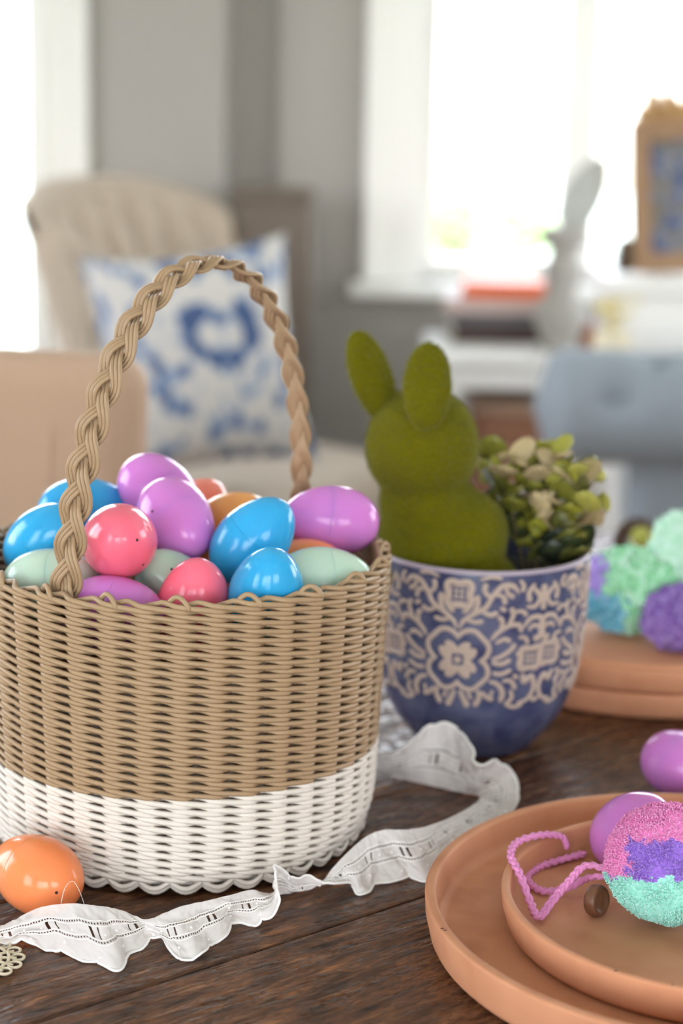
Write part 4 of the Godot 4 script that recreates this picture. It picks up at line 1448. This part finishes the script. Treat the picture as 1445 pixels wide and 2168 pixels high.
func sofa() -> void:
	var o := thing("tufted_sofa", "blue grey velvet sofa with a rolled button tufted arm at the right", "sofa", Vector3(0.333, 0, -2.85))
	# the roll: a fat bolster along +x, dimpled at the buttons
	var rows := []
	for i in 61:
		var x := 1.5 * i / 60.0
		var ring := PackedVector3Array()
		for j in 32:
			var a := TAU * j / 32
			var r := 0.092
			var e := minf(x / 0.05, 1.0)
			r *= sqrt(maxf(1.0 - pow(1.0 - e, 2.0), 0.0))
			for k in 9:
				for w in 2:
					var dx := x - (0.125 + 0.15 * k + (0.075 if w == 1 else 0.0))
					var da := angle_difference(a, 0.45 if w == 0 else 1.35)
					r -= 0.030 * exp(-(dx * dx + pow(da * 0.09, 2.0)) / 0.0011)
			ring.append(Vector3(x - 0.03, 0.715 + sin(a) * r, cos(a) * r))
		rows.append(ring)
	var roll := MB.new()
	roll.grid(rows, false, true, true)
	put("rolled_arm", roll, mats.sofa, o)
	for k in 6:
		for w in 2:
			var a := 0.45 if w == 0 else 1.35
			var m := MB.new()
			m.ball(Vector3(0.095 + 0.15 * k + (0.075 if w == 1 else 0.0), 0.715 + sin(a) * 0.074, cos(a) * 0.074), Vector3.ONE * 0.010, Basis(), 6, 8)
			put("button", m, mats.sofa, o)
	var pan := MB.new()
	pan.rbox(Vector3(1.36, 0.24, 0.10), 0.03, Vector3(0.82, 0.56, -0.06), Basis(), 3)
	put("arm_panel", pan, mats.sofa, o)
	var base := MB.new()
	base.rbox(Vector3(1.30, 0.38, 0.10), 0.02, Vector3(0.84, 0.28, -0.08), Basis(), 2)
	put("base", base, mats.sofa, o)
	for x in [0.2, 1.42]:
		for z in [-0.11, -0.05]:
			var l := MB.new()
			l.tube(PackedVector3Array([Vector3(x, 0.09, z), Vector3(x, 0, z)]), PackedFloat32Array([0.025, 0.017]), 10)
			put("leg", l, mats.dark_wood, o)

func turned_leg(h: float, r: float) -> MB:
	var m := MB.new()
	var p := PackedVector2Array([Vector2(0, 0)])
	for k in 41:
		var f := k / 40.0
		p.append(Vector2(r * (0.62 + 0.25 * f + 0.2 * pow(absf(sin(f * 9.0)), 3.0)), f * h))
	p.append(Vector2(0, h))
	m.lathe(p, Vector3.ZERO, 20)
	return m

func book(label: String, at: Vector3, size: Vector3, turn: float, colour: Color, group := "books stacked on the white side table") -> void:
	var o := thing("book", label, "book", at, turn, group)
	var c := mat("book cover", colour, 0.5)
	for s in [-1, 1]:
		var m := MB.new()
		m.rbox(Vector3(size.x, 0.003, size.z), 0.001, Vector3(0, size.y / 2 + s * (size.y / 2 - 0.0015), 0), Basis(), 1)
		put("cover", m, c, o)
	var sp := MB.new()
	sp.rbox(Vector3(size.x, size.y, 0.004), 0.0015, Vector3(0, size.y / 2, size.z / 2), Basis(), 1)
	put("spine", sp, c, o)
	var pg := MB.new()
	pg.rbox(Vector3(size.x - 0.01, size.y - 0.006, size.z - 0.008), 0.001, Vector3(0, size.y / 2, -0.002), Basis(), 1)
	put("pages", pg, mat("book pages", rgb(232, 224, 208), 0.9), o)

func far_furniture() -> void:
	# white side table under the window
	var t := thing("side_table", "white painted side table with turned legs holding books under the window", "table", Vector3(0.385, 0, -3.80))
	var top := MB.new()
	top.rbox(Vector3(0.43, 0.028, 0.34), 0.008, Vector3(0, 0.676, 0), Basis(), 2)
	put("tabletop", top, mats.white_paint, t)
	var ap := MB.new()
	ap.rbox(Vector3(0.37, 0.05, 0.28), 0.004, Vector3(0, 0.637, 0), Basis(), 1)
	put("apron", ap, mats.white_paint, t)
	for x in [-1, 1]:
		for z in [-1, 1]:
			var l := put("leg", turned_leg(0.615, 0.022), mats.white_paint, t)
			l.position = Vector3(x * 0.165, 0, z * 0.12)
	var sh := MB.new()
	sh.rbox(Vector3(0.34, 0.018, 0.25), 0.004, Vector3(0, 0.36, 0), Basis(), 1)
	put("shelf", sh, mats.white_paint, t)
	for k in 2:
		var bx := thing("storage_box", ["reddish brown box on the shelf of the white side table, upper one", "reddish brown box on the shelf of the white side table, lower one"][k], "box", Vector3(0.37, 0.3692 + 0.105 * (1 - k), -3.80), 0.0, "boxes under the side table")
		var m := MB.new()
		m.rbox(Vector3(0.19, 0.078, 0.18), 0.006, Vector3(0, 0.039, 0), Basis(), 1)
		put("box_body", m, mat("brown leather", rgb(138, 92, 66), 0.6), bx)
		var lid := MB.new()
		lid.rbox(Vector3(0.196, 0.026, 0.186), 0.006, Vector3(0, 0.0905, 0), Basis(), 1)
		put("lid", lid, mat("light brown leather", rgb(160, 130, 108), 0.6), bx)
	book("dark brown book at the bottom of the stack on the white side table", Vector3(0.330, 0.6902, -3.87), Vector3(0.21, 0.036, 0.15), 0.05, rgb(62, 40, 34))
	book("grey book second from the bottom of the stack on the white side table", Vector3(0.335, 0.7264, -3.87), Vector3(0.20, 0.026, 0.15), -0.06, rgb(84, 82, 84))
	book("pale pink book under the orange one in the stack by the window", Vector3(0.318, 0.7526, -3.87), Vector3(0.215, 0.032, 0.15), 0.03, rgb(190, 166, 158))
	book("orange book on top of the stack on the white side table", Vector3(0.335, 0.7848, -3.87), Vector3(0.175, 0.032, 0.14), -0.03, rgb(216, 92, 22))
	var bx := thing("wooden_box", "small brown wooden box at the right end of the white side table", "box", Vector3(0.522, 0.6902, -3.735))
	var m := MB.new()
	m.rbox(Vector3(0.068, 0.050, 0.07), 0.004, Vector3(0, 0.025, 0), Basis(), 1)
	put("box_body", m, mat("red brown wood", rgb(134, 84, 58), 0.5), bx)
	var lid := MB.new()
	lid.rbox(Vector3(0.072, 0.010, 0.074), 0.003, Vector3(0, 0.055, 0), Basis(), 1)
	put("lid", lid, mat("red brown wood", rgb(124, 76, 54), 0.5), bx)
	# candlestick
	var c := thing("candlestick", "tall white turned candlestick with a wide cup standing before the window", "candlestick", Vector3(0.446, 0.6902, -3.72))
	var cm := MB.new()
	var prof := PackedVector2Array([Vector2(0, 0), Vector2(0.044, 0), Vector2(0.046, 0.010), Vector2(0.038, 0.022), Vector2(0.030, 0.034), Vector2(0.036, 0.050), Vector2(0.040, 0.075), Vector2(0.033, 0.10), Vector2(0.022, 0.12), Vector2(0.026, 0.145), Vector2(0.030, 0.165), Vector2(0.022, 0.19), Vector2(0.020, 0.205), Vector2(0.044, 0.218), Vector2(0.052, 0.228), Vector2(0.052, 0.250), Vector2(0.046, 0.252), Vector2(0.038, 0.242), Vector2(0, 0.238)])
	for i in prof.size() - 6:
		prof[i].x *= 1.0 if i < 4 else 1.45
	cm.lathe(prof, Vector3.ZERO, 32)
	put("stem", cm, mat("whitewashed wood", rgb(160, 155, 147), 0.7), c)
	var lf := thing("pale_leaf", "pale grey dried leaf leaning out of the white candlestick cup", "leaf", Vector3(0.446, 0.933, -3.72))
	var lm := leaf_mesh(0.17, 0.085, 0.008, 0.02)
	var leaf := put("blade", lm, mat("dried pale leaf", rgb(176, 178, 172), 0.8, {"backlight": Color(0.5, 0.5, 0.5)}), lf)
	leaf.basis = Basis(Vector3(0.9, -0.4, 0), Vector3(0, 0, 1), Vector3(0.4, 0.9, 0.1)).orthonormalized()
	# console with framed picture
	var k := thing("console_table", "white painted console cabinet at the right carrying the framed picture", "cabinet", Vector3(0.86, 0, -3.36))
	var kt := MB.new()
	kt.rbox(Vector3(0.80, 0.03, 0.34), 0.006, Vector3(0, 0.874, 0), Basis(), 2)
	put("top", kt, mats.white_paint, k)
	var kb := MB.new()
	kb.rbox(Vector3(0.74, 0.78, 0.30), 0.004, Vector3(0, 0.469, 0), Basis(), 1)
	put("body", kb, mats.white_paint, k)
	for x in [-1, 1]:
		var dr := MB.new()
		dr.rbox(Vector3(0.34, 0.70, 0.018), 0.006, Vector3(x * 0.18, 0.47, 0.158), Basis(), 1)
		var dd := put("door", dr, mats.white_paint, k)
		var kn := MB.new()
		kn.ball(Vector3(x * 0.03, 0.55, 0.177), Vector3.ONE * 0.011, Basis(), 8, 10)
		put("knob", kn, mats.dark_wood, dd)
		var pl := MB.new()
		pl.rbox(Vector3(0.68, 0.08, 0.26), 0.003, Vector3(0, 0.04, 0), Basis(), 1)
		if x > 0:
			put("plinth", pl, mats.white_paint, k)
	var fr := thing("framed_picture", "small painting in a wide natural wood frame leaning on the white console", "picture", Vector3(0.664, 0.8985, -3.258))
	fr.basis = Basis(Vector3.RIGHT, deg_to_rad(-9)) * Basis(Vector3.BACK, deg_to_rad(2.5))
	var wood := mat("natural wood frame", rgb(156, 122, 90), 0.6)
	var w := 0.30
	var h := 0.27
	for q in [[Vector3(-w / 2 + 0.0175, h / 2, 0), Vector3(0.035, h, 0.02)], [Vector3(w / 2 - 0.0175, h / 2, 0), Vector3(0.035, h, 0.02)], [Vector3(0, 0.0175, 0), Vector3(w - 0.07, 0.035, 0.02)], [Vector3(0, h - 0.0175, 0), Vector3(w - 0.07, 0.035, 0.02)]]:
		var b := MB.new()
		b.rbox(q[1], 0.004, q[0], Basis(), 1)
		put("frame_bar", b, wood, fr)
	var pm := MB.new()
	pm.rbox(Vector3(w - 0.06, h - 0.06, 0.008), 0.001, Vector3(0, h / 2, -0.004), Basis(), 1, 4.0, Vector2(0.5, 0.5))
	put("canvas", pm, mat("painted canvas", Color.WHITE, 0.6, {"albedo_texture": tex(noise(0.02, 4, FastNoiseLite.TYPE_SIMPLEX_SMOOTH, 18), 256, [[0.15, rgb(48, 62, 100)], [0.38, rgb(88, 100, 132)], [0.52, rgb(136, 136, 146)], [0.64, rgb(104, 100, 94)], [0.82, rgb(128, 120, 104)]])}), fr)
	# dried grass in a vase behind the picture
	var v := thing("dried_grass", "bunch of tan dried grass in a white vase behind the framed picture", "dried flowers", Vector3(0.610, 0.8895, -3.44))
	var vm := MB.new()
	vm.lathe(PackedVector2Array([Vector2(0, 0), Vector2(0.035, 0), Vector2(0.05, 0.04), Vector2(0.052, 0.09), Vector2(0.035, 0.15), Vector2(0.028, 0.18), Vector2(0.034, 0.20), Vector2(0.030, 0.20), Vector2(0.024, 0.18), Vector2(0, 0.17)]), Vector3.ZERO, 28)
	put("vase", vm, mats.white_paint, v)
	var straw := mat("dried straw", rgb(196, 160, 112), 0.9, {"backlight": Color(0.4, 0.35, 0.25)})
	for i in 44:
		var a := i * 2.4
		var sp := 0.35 + 0.65 * fposmod(i * 0.618, 1.0)
		var tip := Vector3(cos(a) * 0.085 * sp, 0.235 + 0.075 * fposmod(i * 0.37, 1.0), sin(a) * 0.06 * sp)
		var sm := MB.new()
		sm.tube(spline(PackedVector3Array([Vector3(0, 0.17, 0), Vector3(tip.x * 0.35, 0.205, tip.z * 0.35), tip * 0.93 + Vector3(0, 0.01, 0)]), 4), 0.0012, 4)
		var dir := (tip - Vector3(0, 0.17, 0)).normalized()
		sm.tube(PackedVector3Array([tip - dir * 0.03, tip - dir * 0.015, tip + dir * 0.01, tip + dir * 0.04]), PackedFloat32Array([0.002, 0.009, 0.010, 0.001]), 6)
		put("stalk", sm, straw, v)
	# flowers on a stand
	var ps := thing("plant_stand", "white painted plant stand between the side table and the console", "stand", Vector3(0.457, 0, -3.065))
	var pt := MB.new()
	pt.lathe(PackedVector2Array([Vector2(0, 0.735), Vector2(0.07, 0.735), Vector2(0.073, 0.745), Vector2(0.07, 0.755), Vector2(0, 0.755)]), Vector3.ZERO, 28)
	put("top", pt, mats.white_paint, ps)
	for i in 3:
		var a := TAU * i / 3 + 0.3
		var l := MB.new()
		l.tube(PackedVector3Array([Vector3(sin(a) * 0.04, 0.737, cos(a) * 0.04), Vector3(sin(a) * 0.085, 0, cos(a) * 0.085)]), 0.011, 8)
		put("leg", l, mats.white_paint, ps)
	var fl := thing("flower_bunch", "bunch of pale yellow flowers in a cream jar on the plant stand", "flowers", Vector3(0.457, 0.7552, -3.065))
	var jm := MB.new()
	jm.lathe(PackedVector2Array([Vector2(0, 0), Vector2(0.028, 0), Vector2(0.034, 0.02), Vector2(0.032, 0.05), Vector2(0.028, 0.058), Vector2(0.025, 0.056), Vector2(0, 0.05)]), Vector3.ZERO, 24)
	put("jar", jm, mat("cream jar", rgb(226, 214, 184), 0.4), fl)
	for i in 16:
		var a := i * 2.4
		var r := 0.036 * sqrt(fposmod(i * 0.618, 1.0))
		var at := Vector3(cos(a) * r, 0.085 + 0.025 * fposmod(i * 0.37, 1.0), sin(a) * r)
		var fm := MB.new()
		for q in 5:
			var b := TAU * q / 5
			fm.ball(at + Vector3(cos(b) * 0.006, 0.002, sin(b) * 0.006), Vector3(0.006, 0.003, 0.006), Basis(), 5, 8)
		fm.tube(PackedVector3Array([Vector3(0, 0.05, 0), at]), 0.0011, 4)
		put("flower", fm, mat("pale yellow petals", rgb(232, 216, 150), 0.8, {"backlight": Color(0.4, 0.4, 0.3)}), fl)
	var pc := thing("pine_cone", "small dark brown pine cone on the console left of the framed picture", "pine cone", Vector3(0.500, 0.8895, -3.26))
	var cone := MB.new()
	cone.ball(Vector3(0, 0.035, 0), Vector3(0.014, 0.034, 0.014), Basis(), 10, 12)
	put("core", cone, mats.dark_wood, pc)
	for i in 40:
		var f := i / 40.0
		var a := i * 2.4
		var r := 0.018 * sqrt(maxf(1.0 - pow(f * 1.9 - 0.8, 2.0) * 0.85, 0.05))
		var sc := MB.new()
		sc.ball(Vector3(cos(a) * r, 0.006 + f * 0.058, sin(a) * r), Vector3(0.0065, 0.002, 0.0065), Basis(Vector3(-sin(a), 0, cos(a)), 0.6), 4, 7)
		put("scale", sc, mat("cone scale", rgb(96, 78, 52), 0.7), pc)

func napkin_ring() -> void:
	var o := thing("napkin_ring", "dark wooden ring with a yellow green ball on the table beyond the pastel pompoms", "napkin ring", Vector3(0.283, 0.7602, -1.665))
	var p := PackedVector3Array()
	for k in 32:
		p.append(Vector3(cos(TAU * k / 32) * 0.0165, 0.0205 + sin(TAU * k / 32) * 0.0165, 0))
	var m := MB.new()
	m.tube(p, 0.0042, 8, true, true, 1.8, Vector3.BACK)
	put("ring", m, mats.dark_wood, o)
	var b := MB.new()
	b.ball(Vector3(0.002, 0.0260, 0.006), Vector3.ONE * 0.0105)
	put("ball", b, mat("yellow green ball", rgb(176, 178, 84), 0.7), o)

# ---------------------------------------------------------------- outside
func outside() -> void:
	var g := MB.new()
	g.grid([PackedVector3Array([Vector3(-30, -0.2, 30), Vector3(-30, -0.2, -30)]), PackedVector3Array([Vector3(30, -0.2, 30), Vector3(30, -0.2, -30)])], false, false, false)
	struct("lawn", g, mat("pale paving and lawn", rgb(188, 190, 172), 0.9), "bright pale ground of the garden outside the windows", "ground")
	var leafm := leaf_mesh(0.12, 0.08, 0.01, 0.01)
	var lm := leafm.mesh()
	var green := mat("garden leaf", rgb(190, 214, 150), 0.6, {"backlight": Color(0.4, 0.5, 0.2)})
	for s in [[Vector3(0.78, -0.2, -14.0), 0.30, 0.75], [Vector3(1.45, -0.2, -16.0), 0.35, 0.62], [Vector3(3.3, -0.2, -15.0), 0.5, 0.8]]:
		var o := thing("garden_shrub", ["small light green shrub in the garden seen through the window's left pane", "second light green shrub in the garden, middle of the three", "third light green shrub in the garden, furthest right"][int(s[0].x > 1.0) + int(s[0].x > 2.0)], "shrub", s[0])
		for k in 5:
			var st := MB.new()
			st.tube(PackedVector3Array([Vector3.ZERO, Vector3(cos(k * 1.3) * s[1] * 0.5, s[2] * 0.8, sin(k * 1.3) * s[1] * 0.5)]), 0.012, 5)
			put("stem", st, mats.dark_wood, o)
		var mm := MultiMesh.new()
		mm.transform_format = MultiMesh.TRANSFORM_3D
		mm.mesh = lm
		mm.instance_count = 600
		for i in 600:
			var d := Vector3(rng.randf_range(-1, 1), rng.randf_range(-1, 1), rng.randf_range(-1, 1)).normalized() * pow(rng.randf(), 0.4)
			var b := Basis(Vector3(rng.randf_range(-1, 1), rng.randf_range(-1, 1), rng.randf_range(-1, 1)).normalized(), rng.randf() * TAU)
			mm.set_instance_transform(i, Transform3D(b, Vector3(d.x * s[1], s[2] * (0.55 + 0.45 * d.y), d.z * s[1])))
		var mi := MultiMeshInstance3D.new()
		mi.multimesh = mm
		mi.material_override = green
		mi.name = "foliage"
		mi.set_meta("kind", "stuff")
		o.add_child(mi, true)
